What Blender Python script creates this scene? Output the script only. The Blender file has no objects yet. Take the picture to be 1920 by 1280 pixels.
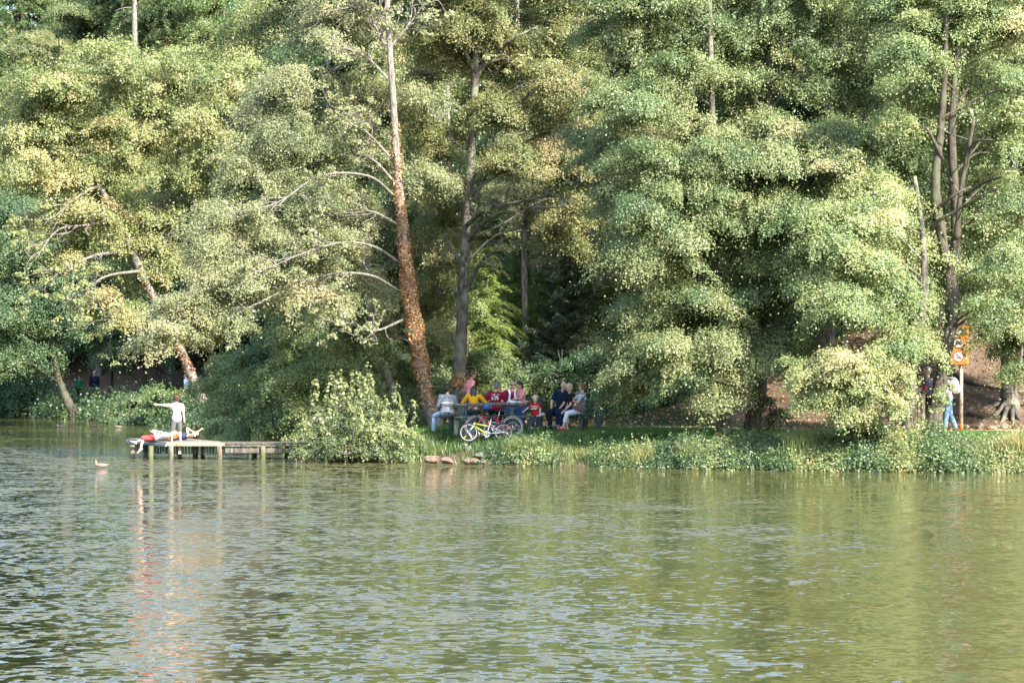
import bpy, math, random
import numpy as np
from mathutils import Vector, Matrix, Euler
from mathutils.bvhtree import BVHTree
rng = np.random.default_rng(7); random.seed(7)
S = bpy.context.scene; C = S.collection
PI = math.pi; R = math.radians
# ------------------------------------------------------------------ camera, light, exposure
CAMH, FPX, HZ = 2.4, 5280.0, 703.0
cam = bpy.data.objects.new('camera', bpy.data.cameras.new('camera')); C.objects.link(cam)
cam.location = (0, 0, CAMH); cam.rotation_euler = (R(90), 0, 0)
cam.data.sensor_width = 36; cam.data.lens = FPX/1920*36; cam.data.shift_y = (HZ-640)/1920
cam.data.clip_end = 2000; cam.data.clip_start = 0.5
S.camera = cam
SUN_AZ, SUN_EL = 38.0, 36.0          # degrees to the right of straight behind the camera; elevation
w = bpy.data.worlds.new('World'); S.world = w; w.use_nodes = True
nt = w.node_tree; sky = nt.nodes.new('ShaderNodeTexSky'); sky.sky_type = 'NISHITA'; sky.sun_disc = False; sky.air_density = 1.35; sky.dust_density = 2.5; sky.ozone_density = 4.5
sky.sun_elevation = R(SUN_EL); sky.sun_rotation = R(180-SUN_AZ)
bgn = nt.nodes['Background']; bgn.inputs['Strength'].default_value = 0.15
nt.links.new(sky.outputs[0], bgn.inputs['Color'])
sl = bpy.data.lights.new('sun', 'SUN'); sl.energy = 4.6; sl.angle = R(0.5); sl.color = (1, .93, .80)
so = bpy.data.objects.new('sun', sl); C.objects.link(so)
a_, e_ = R(SUN_AZ), R(SUN_EL)
SUNV = Vector((math.sin(a_)*math.cos(e_), -math.cos(a_)*math.cos(e_), math.sin(e_)))
so.rotation_euler = SUNV.to_track_quat('Z', 'Y').to_euler()
S.view_settings.view_transform = 'Standard'; S.view_settings.look = 'None'
S.view_settings.exposure = 1.62; S.view_settings.gamma = 1
cy = S.cycles; cy.max_bounces = 6; cy.diffuse_bounces = 3; cy.glossy_bounces = 3; cy.transmission_bounces = 3
cy.transparent_max_bounces = 4; cy.caustics_reflective = False; cy.caustics_refractive = False
cy.sample_clamp_indirect = 4; cy.use_denoising = True; cy.denoiser = 'OPENIMAGEDENOISE'; cy.denoising_input_passes = 'RGB_ALBEDO_NORMAL'; cy.denoising_prefilter = 'ACCURATE'

def W(px, py, d): return np.array([(px-960)/FPX*d, d, CAMH-(py-HZ)/FPX*d])

# ------------------------------------------------------------------ helpers
def tag(o, label=None, cat=None, group=None, kind=None):
    if label: o['label'] = label
    if cat: o['category'] = cat
    if group: o['group'] = group
    if kind: o['kind'] = kind
    return o
def wloc(o):
    v = Vector((0, 0, 0))
    while o is not None: v += o.location; o = o.parent
    return v
def thing(name, label, cat, loc=(0, 0, 0), group=None):
    o = bpy.data.objects.new(name, None); C.objects.link(o); o.location = Vector([float(t) for t in loc]); o.empty_display_size = .2
    return tag(o, label, cat, group)
class MB:
    """collects verts and faces; build() links them as ONE mesh object"""
    def __init__(s): s.v = []; s.q = []; s.t = []; s.n = 0; s.tint = []; s.has = False
    def add(s, v, q=None, t=None, tint=None):
        v = np.asarray(v, float).reshape(-1, 3); s.v.append(v)
        if q is not None and len(q): s.q.append(np.asarray(q, int).reshape(-1, 4)+s.n)
        if t is not None and len(t): s.t.append(np.asarray(t, int).reshape(-1, 3)+s.n)
        if tint is not None: s.tint.append(tint); s.has = True
        s.n += len(v)
    def arrays(s):
        V = np.concatenate(s.v) if s.v else np.zeros((0, 3))
        Q = np.concatenate(s.q) if s.q else np.zeros((0, 4), int)
        T = np.concatenate(s.t) if s.t else np.zeros((0, 3), int)
        return V, Q, T
    def mesh(s, name, mat, off=(0, 0, 0), smooth=False):
        V, Q, T = s.arrays(); V = V-np.array(off)
        me = bpy.data.meshes.new(name)
        me.vertices.add(len(V)); me.vertices.foreach_set('co', V.astype(np.float32).ravel())
        L = np.concatenate([Q.ravel(), T.ravel()]).astype(np.int32)
        me.loops.add(len(L)); me.loops.foreach_set('vertex_index', L)
        nf = len(Q)+len(T); me.polygons.add(nf)
        st = np.concatenate([np.arange(len(Q))*4, len(Q)*4+np.arange(len(T))*3]).astype(np.int32)
        me.polygons.foreach_set('loop_start', st)
        me.polygons.foreach_set('use_smooth', np.full(nf, smooth))
        if s.has:
            at = me.attributes.new('tint', 'FLOAT', 'FACE'); at.data.foreach_set('value', np.concatenate(s.tint).astype(np.float32))
        me.update(calc_edges=True)
        if mat: me.materials.append(mat)
        return me
    def build(s, name, mat, parent=None, smooth=False, origin=None):
        if parent is not None: off = np.array(wloc(parent))
        elif origin is not None: off = np.array(origin, float)
        else:
            V = np.concatenate(s.v); off = np.array([V[:, 0].mean(), V[:, 1].mean(), V[:, 2].min()])
        o = bpy.data.objects.new(name, s.mesh(name, mat, off, smooth)); C.objects.link(o)
        if parent is not None: o.parent = parent
        else: o.location = off
        return o
def frame_of(d):
    d = np.asarray(d, float); d = d/(np.linalg.norm(d)+1e-9)
    a = np.array([0, 0, 1.]) if abs(d[2]) < .9 else np.array([1., 0, 0])
    u = np.cross(a, d); u /= np.linalg.norm(u); return u, np.cross(d, u)
def tube(mb, P, r, k=8, cap=True, jit=0, sx=1.0):
    P = np.asarray(P, float); n = len(P); r = np.broadcast_to(np.asarray(r, float), (n,))
    T = np.gradient(P, axis=0); T /= np.linalg.norm(T, axis=1)[:, None]+1e-9
    u, v = frame_of(T[0]); rings = []
    ang = np.arange(k)*2*PI/k
    for i in range(n):
        u = u-T[i]*np.dot(u, T[i]); u /= np.linalg.norm(u)+1e-9; v = np.cross(T[i], u)
        rr = r[i]*(1+(rng.normal(0, jit, k) if jit else 0))
        rings.append(P[i]+np.outer(np.cos(ang)*rr*sx, u)+np.outer(np.sin(ang)*rr, v))
    V = np.concatenate(rings); q = []
    i = np.arange(n-1)[:, None]*k; j = np.arange(k)[None, :]; j2 = (j+1) % k
    q = np.stack([i+j, i+j2, i+k+j2, i+k+j], -1).reshape(-1, 4)
    t = []
    if cap:
        V = np.concatenate([V, P[:1], P[-1:]]); a, b = n*k, n*k+1
        t = [[a, (x+1) % k, x] for x in range(k)]+[[b, (n-1)*k+x, (n-1)*k+(x+1) % k] for x in range(k)]
    mb.add(V, q, t)
def spline(P, m=6):
    P = np.asarray(P, float); out = []
    Q = np.vstack([2*P[0]-P[1], P, 2*P[-1]-P[-2]])
    for i in range(1, len(Q)-2):
        for s in np.arange(m)/m:
            a, b, c, d = Q[i-1], Q[i], Q[i+1], Q[i+2]
            out.append(.5*((2*b)+(-a+c)*s+(2*a-5*b+4*c-d)*s*s+(-a+3*b-3*c+d)*s**3))
    out.append(Q[-2]); return np.array(out)
def box(mb, c, s, rz=0, M3=None, bev=0.0):
    """box with centre c, size s; bevelled when bev > 0"""
    x, y, z = np.array(s)/2; b = min(bev, x*.9, y*.9, z*.9)
    if b <= 0:
        V = np.array([[i, j, k] for i in (-x, x) for j in (-y, y) for k in (-z, z)], float)
        F = [[0, 1, 3, 2], [4, 6, 7, 5], [0, 4, 5, 1], [2, 3, 7, 6], [0, 2, 6, 4], [1, 5, 7, 3]]; T = []
    else:
        V = []; idx = {}
        for i in (-1, 1):
            for j in (-1, 1):
                for k in (-1, 1):
                    for ax in range(3):
                        p = [i*(x-b), j*(y-b), k*(z-b)]; p[ax] = (i*x, j*y, k*z)[ax]
                        idx[(i, j, k, ax)] = len(V); V.append(p)
        V = np.array(V, float); F = []; T = []
        o = [(-1, -1), (1, -1), (1, 1), (-1, 1)]
        for ax in range(3):
            for sgn in (-1, 1):
                f = []
                for (p, q) in o:
                    key = [0, 0, 0]; key[ax] = sgn; key[(ax+1) % 3] = p; key[(ax+2) % 3] = q
                    f.append(idx[(key[0], key[1], key[2], ax)])
                F.append(f if sgn > 0 else f[::-1])
        for ax in range(3):       # edge along ax
            for p in (-1, 1):
                for q in (-1, 1):
                    k1 = [0, 0, 0]; k1[(ax+1) % 3] = p; k1[(ax+2) % 3] = q
                    k0 = list(k1); k0[ax] = -1; k2 = list(k1); k2[ax] = 1; A, B = (ax+1) % 3, (ax+2) % 3
                    f = [idx[(*k0, A)], idx[(*k2, A)], idx[(*k2, B)], idx[(*k0, B)]]
                    F.append(f if p*q < 0 else f[::-1])
        for i in (-1, 1):
            for j in (-1, 1):
                for k in (-1, 1):
                    f = [idx[(i, j, k, a)] for a in range(3)]
                    T.append(f if i*j*k > 0 else f[::-1])
    if M3 is None:
        M3 = np.array(Matrix.Rotation(rz, 3, 'Z'))
    mb.add(V @ np.asarray(M3).T+np.asarray(c, float), F, T)
def beam(mb, a, b, wd, ht, bev=.01, up=(0, 0, 1)):
    a = np.asarray(a, float); b = np.asarray(b, float); d = b-a; L = np.linalg.norm(d); x = d/L
    up = np.asarray(up, float); y = np.cross(up, x); y /= np.linalg.norm(y); z = np.cross(x, y)
    box(mb, (a+b)/2, (L, wd, ht), M3=np.stack([x, y, z], 1), bev=bev)
_sph = {}
def unit_sphere(nu=14, nv=8):
    if (nu, nv) not in _sph:
        V = [[0, 0, 1]]+[[math.sin(PI*j/nv)*math.cos(2*PI*i/nu), math.sin(PI*j/nv)*math.sin(2*PI*i/nu), math.cos(PI*j/nv)] for j in range(1, nv) for i in range(nu)]+[[0, 0, -1]]
        T = [[0, 1+i, 1+(i+1) % nu] for i in range(nu)]; b = 1+(nv-2)*nu; e = len(V)-1
        T += [[e, b+(i+1) % nu, b+i] for i in range(nu)]
        Q = [[1+(j*nu)+i, 1+(j+1)*nu+i, 1+(j+1)*nu+(i+1) % nu, 1+j*nu+(i+1) % nu] for j in range(nv-2) for i in range(nu)]
        _sph[(nu, nv)] = (np.array(V, float), np.array(Q), np.array(T))
    return _sph[(nu, nv)]
def ell(mb, c, r, M3=None, res=(14, 8)):
    V, Q, T = unit_sphere(*res); V = V*np.broadcast_to(np.asarray(r, float), (3,))
    if M3 is not None: V = V @ np.asarray(M3).T
    mb.add(V+np.asarray(c, float), Q, T)
def rcone(mb, a, b, r1, r2, k=12):
    """tapered capsule"""
    a = np.asarray(a, float); b = np.asarray(b, float); d = b-a; L = np.linalg.norm(d)+1e-9; x = d/L
    t = np.linspace(0, PI/2, 4)
    P = [a-x*r1*math.cos(s) for s in t]+[b+x*r2*math.sin(s) for s in t]
    rr = [max(r1*math.sin(s), 1e-4) for s in t]+[max(r2*math.cos(s), 1e-4) for s in t]
    tube(mb, P, rr, k)

# ------------------------------------------------------------------ materials
def newmat(name):
    m = bpy.data.materials.new(name); m.use_nodes = True; nt = m.node_tree
    return m, nt, nt.nodes['Principled BSDF']
def node(nt, t, **kw):
    n = nt.nodes.new(t)
    for k, v in kw.items():
        if k in n.inputs: n.inputs[k].default_value = v
        else: setattr(n, k, v)
    return n
def ramp(nt, fac, stops):
    n = nt.nodes.new('ShaderNodeValToRGB'); cr = n.color_ramp
    while len(cr.elements) < len(stops): cr.elements.new(.5)
    for e, (p, c) in zip(cr.elements, stops): e.position = p; e.color = (*c, 1)
    nt.links.new(fac, n.inputs[0]); return n.outputs[0]
def plain(name, col, rough=.7, metal=0, noise=.25, scale=12, bump=0.0, spec=.4):
    m, nt, b = newmat(name)
    tc = node(nt, 'ShaderNodeTexCoord'); n = node(nt, 'ShaderNodeTexNoise'); n.inputs['Scale'].default_value = scale; n.inputs['Detail'].default_value = 5
    nt.links.new(tc.outputs['Object'], n.inputs['Vector'])
    c = np.array(col); lo = tuple(c*(1-noise)); hi = tuple(np.minimum(c*(1+noise), .95))
    nt.links.new(ramp(nt, n.outputs[0], [(.3, lo), (.7, hi)]), b.inputs['Base Color'])
    b.inputs['Roughness'].default_value = rough; b.inputs['Metallic'].default_value = metal; b.inputs['Specular IOR Level'].default_value = spec
    if bump:
        bp = node(nt, 'ShaderNodeBump'); bp.inputs['Strength'].default_value = .8; bp.inputs['Distance'].default_value = bump
        nt.links.new(n.outputs[0], bp.inputs['Height']); nt.links.new(bp.outputs[0], b.inputs['Normal'])
    return m
LK = 1.72
def leafmat(name, cols, trans=.3, gloss=.035, grough=.45, obj_var=True):
    m = bpy.data.materials.new(name); m.use_nodes = True; nt = m.node_tree; nt.nodes.clear()
    out = node(nt, 'ShaderNodeOutputMaterial'); at = node(nt, 'ShaderNodeAttribute'); at.attribute_name = 'tint'
    n = len(cols); cols = [tuple(np.array(c)*LK*np.array([1.03, 1.03, .90])) for c in cols]; col = ramp(nt, at.outputs['Fac'], [(i/(n-1), c) for i, c in enumerate(cols)])
    if obj_var:
        oi = node(nt, 'ShaderNodeObjectInfo'); hs = node(nt, 'ShaderNodeHueSaturation')
        mr = node(nt, 'ShaderNodeMapRange'); mr.inputs[3].default_value = .475; mr.inputs[4].default_value = .515
        mv = node(nt, 'ShaderNodeMapRange'); mv.inputs[3].default_value = .8; mv.inputs[4].default_value = 1.2
        wn = node(nt, 'ShaderNodeTexWhiteNoise', noise_dimensions='1D'); nt.links.new(oi.outputs['Random'], wn.inputs['W'])
        nt.links.new(oi.outputs['Random'], mr.inputs[0]); nt.links.new(wn.outputs['Value'], mv.inputs[0])
        nt.links.new(mr.outputs[0], hs.inputs['Hue']); nt.links.new(mv.outputs[0], hs.inputs['Value']); nt.links.new(col, hs.inputs['Color']); col = hs.outputs[0]
    d = node(nt, 'ShaderNodeBsdfDiffuse'); t = node(nt, 'ShaderNodeBsdfTranslucent'); g = node(nt, 'ShaderNodeBsdfGlossy')
    g.inputs['Roughness'].default_value = grough; g.inputs['Color'].default_value = (.9, .95, 1, 1)
    nt.links.new(col, d.inputs[0])
    h2 = node(nt, 'ShaderNodeHueSaturation'); h2.inputs['Saturation'].default_value = 1.15; h2.inputs['Value'].default_value = 1.3; h2.inputs['Hue'].default_value = .49
    nt.links.new(col, h2.inputs['Color']); nt.links.new(h2.outputs[0], t.inputs[0])
    m1 = node(nt, 'ShaderNodeMixShader'); m1.inputs[0].default_value = trans; nt.links.new(d.outputs[0], m1.inputs[1]); nt.links.new(t.outputs[0], m1.inputs[2])
    m2 = node(nt, 'ShaderNodeMixShader'); m2.inputs[0].default_value = gloss; nt.links.new(m1.outputs[0], m2.inputs[1]); nt.links.new(g.outputs[0], m2.inputs[2])
    nt.links.new(m2.outputs[0], out.inputs[0]); return m
def barkmat(name, lo, hi, scale=9, patch=None):
    m, nt, b = newmat(name)
    tc = node(nt, 'ShaderNodeTexCoord'); mp = node(nt, 'ShaderNodeMapping'); mp.inputs['Scale'].default_value = (1, 1, .3)
    n = node(nt, 'ShaderNodeTexNoise'); n.inputs['Scale'].default_value = scale; n.inputs['Detail'].default_value = 8; n.inputs['Roughness'].default_value = .7
    nt.links.new(tc.outputs['Object'], mp.inputs[0]); nt.links.new(mp.outputs[0], n.inputs['Vector'])
    c = ramp(nt, n.outputs[0], [(.36, lo), (.5, tuple((np.array(lo)+hi)/2)), (.66, hi)])
    if patch:
        n2 = node(nt, 'ShaderNodeTexNoise'); n2.inputs['Scale'].default_value = 2.2; n2.inputs['Detail'].default_value = 4; nt.links.new(tc.outputs['Object'], n2.inputs['Vector'])
        f = node(nt, 'ShaderNodeMapRange'); f.inputs[1].default_value = .5; f.inputs[2].default_value = .62; nt.links.new(n2.outputs[0], f.inputs[0])
        mx = node(nt, 'ShaderNodeMix', data_type='RGBA'); nt.links.new(f.outputs[0], mx.inputs[0]); nt.links.new(c, mx.inputs[6]); mx.inputs[7].default_value = (*patch, 1); c = mx.outputs[2]
    nt.links.new(c, b.inputs['Base Color']); b.inputs['Roughness'].default_value = .9; b.inputs['Specular IOR Level'].default_value = .2
    bp = node(nt, 'ShaderNodeBump'); bp.inputs['Distance'].default_value = .04; nt.links.new(n.outputs[0], bp.inputs['Height']); nt.links.new(bp.outputs[0], b.inputs['Normal'])
    return m
LG = leafmat('alder_leaf', [(.045, .075, .034), (.075, .115, .05), (.12, .155, .07), (.18, .195, .10), (.25, .235, .13)])
LP = leafmat('pale_alder_leaf', [(.07, .09, .045), (.12, .138, .072), (.17, .18, .10), (.225, .225, .135), (.28, .25, .16)], trans=.32)
LY = leafmat('mixed_alder_leaf', [(.055, .085, .035), (.10, .135, .055), (.155, .18, .08), (.22, .225, .11), (.28, .24, .13)], trans=.32)
LD = leafmat('dark_shrub_leaf', [(.025, .052, .028), (.04, .075, .038), (.07, .105, .05), (.12, .145, .07)])
LB = leafmat('wood_leaf', [(.045, .07, .035), (.075, .105, .05), (.12, .145, .07), (.17, .18, .09)], trans=.25)
LM = leafmat('mid_green_leaf', [(.04, .075, .035), (.075, .12, .05), (.12, .165, .065), (.18, .21, .09)])
LC = leafmat('conifer_needle', [(.03, .06, .025), (.055, .095, .035), (.10, .14, .05)], trans=.15, gloss=.05)
LCB = leafmat('blue_conifer_needle', [(.03, .06, .038), (.06, .095, .06), (.11, .15, .10)], trans=.15, gloss=.035)
LCY = leafmat('yellow_conifer_needle', [(.055, .095, .025), (.10, .145, .04), (.165, .20, .06)], trans=.35, gloss=.05)
LI = leafmat('withered_ivy_leaf', [(.05, .024, .012), (.14, .065, .028), (.24, .135, .06), (.34, .235, .13)], trans=.2, gloss=.05, obj_var=False)
LBR = leafmat('bramble_leaf', [(.018, .035, .015), (.04, .07, .028), (.08, .115, .045), (.17, .19, .085), (.22, .12, .06)], gloss=.04)
LGR = leafmat('grass_blade', [(.025, .06, .015), (.05, .11, .022), (.09, .16, .035), (.2, .22, .08)], trans=.35, gloss=.04)
LRD = leafmat('tall_grass_blade', [(.03, .055, .018), (.07, .10, .035), (.16, .16, .07), (.26, .21, .12)], trans=.3, gloss=.05)
BK = barkmat('grey_bark', (.035, .032, .028), (.19, .17, .145), 10, patch=(.20, .21, .15))
BKL = barkmat('pale_bark', (.09, .08, .07), (.36, .33, .29), 12)
BKD = barkmat('dark_bark', (.035, .03, .025), (.15, .125, .10), 10, patch=(.11, .12, .08))
WOOD = barkmat('weathered_wood', (.06, .055, .05), (.23, .20, .175), 14)
WOODG = barkmat('green_stained_wood', (.025, .045, .04), (.10, .13, .115), 14)
WOODL = barkmat('new_pale_wood', (.22, .17, .12), (.46, .37, .28), 10)
PILE = barkmat('algae_covered_pile_wood', (.06, .055, .04), (.27, .23, .17), 8, patch=(.12, .14, .06))
ROCK = plain('red_sandstone', (.20, .145, .115), .9, noise=.45, scale=4, bump=.05)

# ------------------------------------------------------------------ terrain
SH = np.array([[-300, 200], [-100, 190], [-55, 176], [-38, 170], [-30, 164.6], [-24.3, 154.5], [-21, 146], [-16.9, 135], [-12.7, 120], [-9.8, 104], [-7.6, 92],
               [-6.3, 83], [-5.2, 78.6], [-2.65, 77.5], [-.86, 75.9], [.57, 75], [1.97, 74.1], [3.95, 72.2], [8, 70.4], [12.6, 69.2], [20, 67.5], [60, 60], [300, 50]], float)
def sdist(x, y):
    x = np.asarray(x, float); y = np.asarray(y, float); best = np.full(np.broadcast(x, y).shape, 1e9)
    for (x1, y1), (x2, y2) in zip(SH[:-1], SH[1:]):
        dx, dy = x2-x1, y2-y1; t = np.clip(((x-x1)*dx+(y-y1)*dy)/(dx*dx+dy*dy), 0, 1)
        best = np.minimum(best, np.hypot(x-x1-t*dx, y-y1-t*dy))
    return np.where(y > np.interp(x, SH[:, 0], SH[:, 1]), best, -best)
def fbm(x, y, s, seed=0):
    r = 0; a = 1.0
    for o in range(4):
        p = seed*1.7+o*2.3
        r = r+a*(np.sin(x*s*1.3+y*s*.7+p)*np.cos(y*s*1.1-x*s*.5+p*1.9)); s *= 2.03; a *= .5
    return r
def ground(x, y):
    D = sdist(x, y)
    z = np.interp(D, [-30, -4, -1, 0, .35, 1.3, 2.5, 4, 9, 11, 14, 20, 60, 160], [-3, -1.2, -.35, -.03, .22, .55, .80, .86, .88, 1.2, 2.1, 4.3, 20, 25])
    z = z+np.clip((D-9)/6, 0, 1)*.22*fbm(x, y, .45)+np.clip(D/2, 0, 1)*.02*fbm(x, y, 1.7, 3)
    return np.maximum(z, np.interp(y, [-60, -5, 3, 6, 9, 15], [1.5, 1.0, .7, .4, -.2, -3]))
def gz(x, y): return float(ground(np.array([x]), np.array([y]))[0])
def axis(segs):
    out = [np.arange(a, b, s) for a, b, s in segs]; return np.concatenate(out+[[segs[-1][1]]])
gx = axis([(-240, -60, 6), (-60, -26, 1.5), (-26, -8, .8), (-8, 22, .25), (22, 60, 1.5), (60, 240, 6)])
gy = axis([(-60, 3, 6), (3, 15, 2), (15, 66, 6), (66, 98, .25), (98, 180, 1.0), (180, 340, 5)])
X, Y = np.meshgrid(gx, gy); Z = ground(X, Y); nx = len(gx)
g = MB(); i, j = np.meshgrid(np.arange(len(gy)-1), np.arange(nx-1), indexing='ij'); b0 = i*nx+j
g.add(np.stack([X, Y, Z], -1).reshape(-1, 3), np.stack([b0, b0+1, b0+nx+1, b0+nx], -1).reshape(-1, 4))
def ground_mat():
    m, nt, b = newmat('ground_soil'); tc = node(nt, 'ShaderNodeTexCoord')
    at = node(nt, 'ShaderNodeAttribute'); at.attribute_name = 'grassy'
    n = node(nt, 'ShaderNodeTexNoise'); n.inputs['Scale'].default_value = 1.3; n.inputs['Detail'].default_value = 9; n.inputs['Roughness'].default_value = .65
    n2 = node(nt, 'ShaderNodeTexNoise'); n2.inputs['Scale'].default_value = 9; n2.inputs['Detail'].default_value = 8; n2.inputs['Roughness'].default_value = .8
    for q in (n, n2): nt.links.new(tc.outputs['Object'], q.inputs['Vector'])
    dirt = ramp(nt, n2.outputs[0], [(.3, (.07, .048, .036)), (.5, (.16, .11, .078)), (.7, (.30, .215, .155))])
    grs = ramp(nt, n2.outputs[0], [(.3, (.02, .035, .012)), (.7, (.05, .08, .025))])
    ad = node(nt, 'ShaderNodeMath', operation='ADD'); nt.links.new(at.outputs['Fac'], ad.inputs[0])
    ms = node(nt, 'ShaderNodeMapRange'); ms.inputs[1].default_value = .35; ms.inputs[2].default_value = .65; ms.inputs[3].default_value = -.3; ms.inputs[4].default_value = .3
    nt.links.new(n.outputs[0], ms.inputs[0]); nt.links.new(ms.outputs[0], ad.inputs[1]); ad.use_clamp = True
    mx = node(nt, 'ShaderNodeMix', data_type='RGBA'); nt.links.new(ad.outputs[0], mx.inputs[0]); nt.links.new(dirt, mx.inputs[6]); nt.links.new(grs, mx.inputs[7])
    nt.links.new(mx.outputs[2], b.inputs['Base Color']); b.inputs['Roughness'].default_value = .95; b.inputs['Specular IOR Level'].default_value = .15
    bp = node(nt, 'ShaderNodeBump'); bp.inputs['Distance'].default_value = .06; nt.links.new(n2.outputs[0], bp.inputs['Height']); nt.links.new(bp.outputs[0], b.inputs['Normal'])
    return m
go = g.build('ground', ground_mat(), smooth=True, origin=(0, 0, 0)); tag(go, kind='structure')
D_ = sdist(X, Y).ravel(); xr = X.ravel(); yr = Y.ravel()
gr_ = np.clip(1-(D_-8.5)/1.5, 0, 1)*np.where(D_ > .4, 1, .2)
gr_ = np.where(D_ > 19, .7, gr_)
gr_ = np.where((D_ > 9) & (xr < 4) & (xr > -6) & (yr < 110), .6, gr_)
gr_ = np.where((D_ > 9) & (D_ < 11.5) & (xr < 6) & (yr < 90), .95, gr_)
at = go.data.attributes.new('grassy', 'FLOAT', 'POINT'); at.data.foreach_set('value', gr_.astype(np.float32))
# path that follows the shore
def shore_offset(D0, x0, x1, n=120):
    xs = np.linspace(x0, x1, n); ys = []
    for x in xs:
        lo, hi = np.interp(x, SH[:, 0], SH[:, 1]), np.interp(x, SH[:, 0], SH[:, 1])+60
        for _ in range(24):
            mid = (lo+hi)/2
            if sdist(np.array([x]), np.array([mid]))[0] < D0: lo = mid
            else: hi = mid
        ys.append(lo)
    return xs, np.array(ys)
PATHM = plain('trodden_path_grit', (.42, .34, .26), .95, noise=.3, scale=14, bump=.02)
def ribbon(name, D0, D1, x0, x1):
    xs, ya = shore_offset(D0, x0, x1); _, yb = shore_offset(D1, x0, x1); k = 9; V = []
    for t in np.linspace(0, 1, k):
        yy = ya+(yb-ya)*t+(.12*fbm(xs, xs*0, 1.1, t > .5) if t in (0, 1) else 0)
        V.append(np.stack([xs, yy, ground(xs, yy)+.012], -1))
    V = np.array(V); n = len(xs); m = MB(); i, j = np.meshgrid(np.arange(k-1), np.arange(n-1), indexing='ij'); b = i*n+j
    m.add(V.reshape(-1, 3), np.stack([b, b+1, b+n+1, b+n], -1).reshape(-1, 4))
    tag(m.build(name, PATHM, smooth=True), kind='structure')
ribbon('path', 6.9, 8.5, -4.5, 40)
ribbon('path', 4.6, 6.2, -60, -19)

# ------------------------------------------------------------------ water
def water_mat():
    m, nt, b = newmat('lake_water'); geo = node(nt, 'ShaderNodeNewGeometry')
    def nz(sc, det=3, rough=.55, loc=(0, 0, 0)):
        mp = node(nt, 'ShaderNodeMapping'); mp.inputs['Scale'].default_value = sc; mp.inputs['Location'].default_value = loc
        n = node(nt, 'ShaderNodeTexNoise'); n.inputs['Scale'].default_value = 1; n.inputs['Detail'].default_value = det; n.inputs['Roughness'].default_value = rough
        nt.links.new(geo.outputs['Position'], mp.inputs[0]); nt.links.new(mp.outputs[0], n.inputs['Vector']); return n
    def math_(op, a, c, clamp=False):
        n = node(nt, 'ShaderNodeMath', operation=op); n.use_clamp = clamp
        for k, v in enumerate((a, c)):
            if isinstance(v, (int, float)): n.inputs[k].default_value = v
            else: nt.links.new(v, n.inputs[k])
        return n.outputs[0]
    def maprange(v, a, b2, c, d):
        n = node(nt, 'ShaderNodeMapRange', interpolation_type='SMOOTHSTEP')
        nt.links.new(v, n.inputs[0])
        for k, q in zip((1, 2, 3, 4), (a, b2, c, d)): n.inputs[k].default_value = q
        return n.outputs[0]
    sep = node(nt, 'ShaderNodeSeparateXYZ'); nt.links.new(geo.outputs['Position'], sep.inputs[0])
    x, y = sep.outputs[0], sep.outputs[1]
    rel = math_('DIVIDE', x, math_('MAXIMUM', y, 5.0))                 # breeze comes in from the left side of the lake
    patch = nz((.10, .045, 1), 3, .5)
    wob = math_('MULTIPLY', math_('SUBTRACT', patch.outputs[0], .5), .55)
    left = maprange(math_('ADD', rel, wob), -.06, .16, 1, 0)
    nearsh = maprange(math_('ADD', y, math_('MULTIPLY', x, 1.2)), 70, 78, 1, .75)
    lee = maprange(y, 84, 100, 1, .22)
    amp = math_('MULTIPLY', math_('MULTIPLY', math_('ADD', math_('MULTIPLY', left, 1.35), .22), nearsh), lee)
    fine = nz((7.5, 6.5, 1), 1, .5); big = nz((1.1, .9, 1), 3, .55, (7, 3, 0))
    def sub5(n):
        s = node(nt, 'ShaderNodeVectorMath', operation='SUBTRACT'); nt.links.new(n.outputs['Color'], s.inputs[0]); s.inputs[1].default_value = (.5, .5, .5); return s.outputs[0]
    ad = node(nt, 'ShaderNodeVectorMath', operation='ADD'); nt.links.new(sub5(fine), ad.inputs[0]); 
    sb = node(nt, 'ShaderNodeVectorMath', operation='SCALE'); nt.links.new(sub5(big), sb.inputs[0]); sb.inputs['Scale'].default_value = .6; nt.links.new(sb.outputs[0], ad.inputs[1])
    mu = node(nt, 'ShaderNodeVectorMath', operation='MULTIPLY'); nt.links.new(ad.outputs[0], mu.inputs[0]); mu.inputs[1].default_value = (1.7, 1.9, 0)
    sc = node(nt, 'ShaderNodeVectorMath', operation='SCALE'); nt.links.new(mu.outputs[0], sc.inputs[0]); nt.links.new(amp, sc.inputs['Scale'])
    up = node(nt, 'ShaderNodeVectorMath', operation='ADD'); nt.links.new(sc.outputs[0], up.inputs[0]); up.inputs[1].default_value = (0, 0, 1)
    nn = node(nt, 'ShaderNodeVectorMath', operation='NORMALIZE'); nt.links.new(up.outputs[0], nn.inputs[0]); nt.links.new(nn.outputs[0], b.inputs['Normal'])
    b.inputs['Base Color'].default_value = (.085, .082, .026, 1); b.inputs['Roughness'].default_value = .04; b.inputs['IOR'].default_value = 2.6; b.inputs['Specular Tint'].default_value = (1, .91, .95, 1)
    return m
m = MB(); xs = np.linspace(-230, 230, 47); ys = np.linspace(0, 210, 22); X2, Y2 = np.meshgrid(xs, ys)
i, j = np.meshgrid(np.arange(21), np.arange(46), indexing='ij'); b0 = i*47+j
m.add(np.stack([X2, Y2, X2*0], -1).reshape(-1, 3), np.stack([b0, b0+1, b0+48, b0+47], -1).reshape(-1, 4))
tag(m.build('water', water_mat(), origin=(0, 0, 0)), kind='structure')

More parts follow.
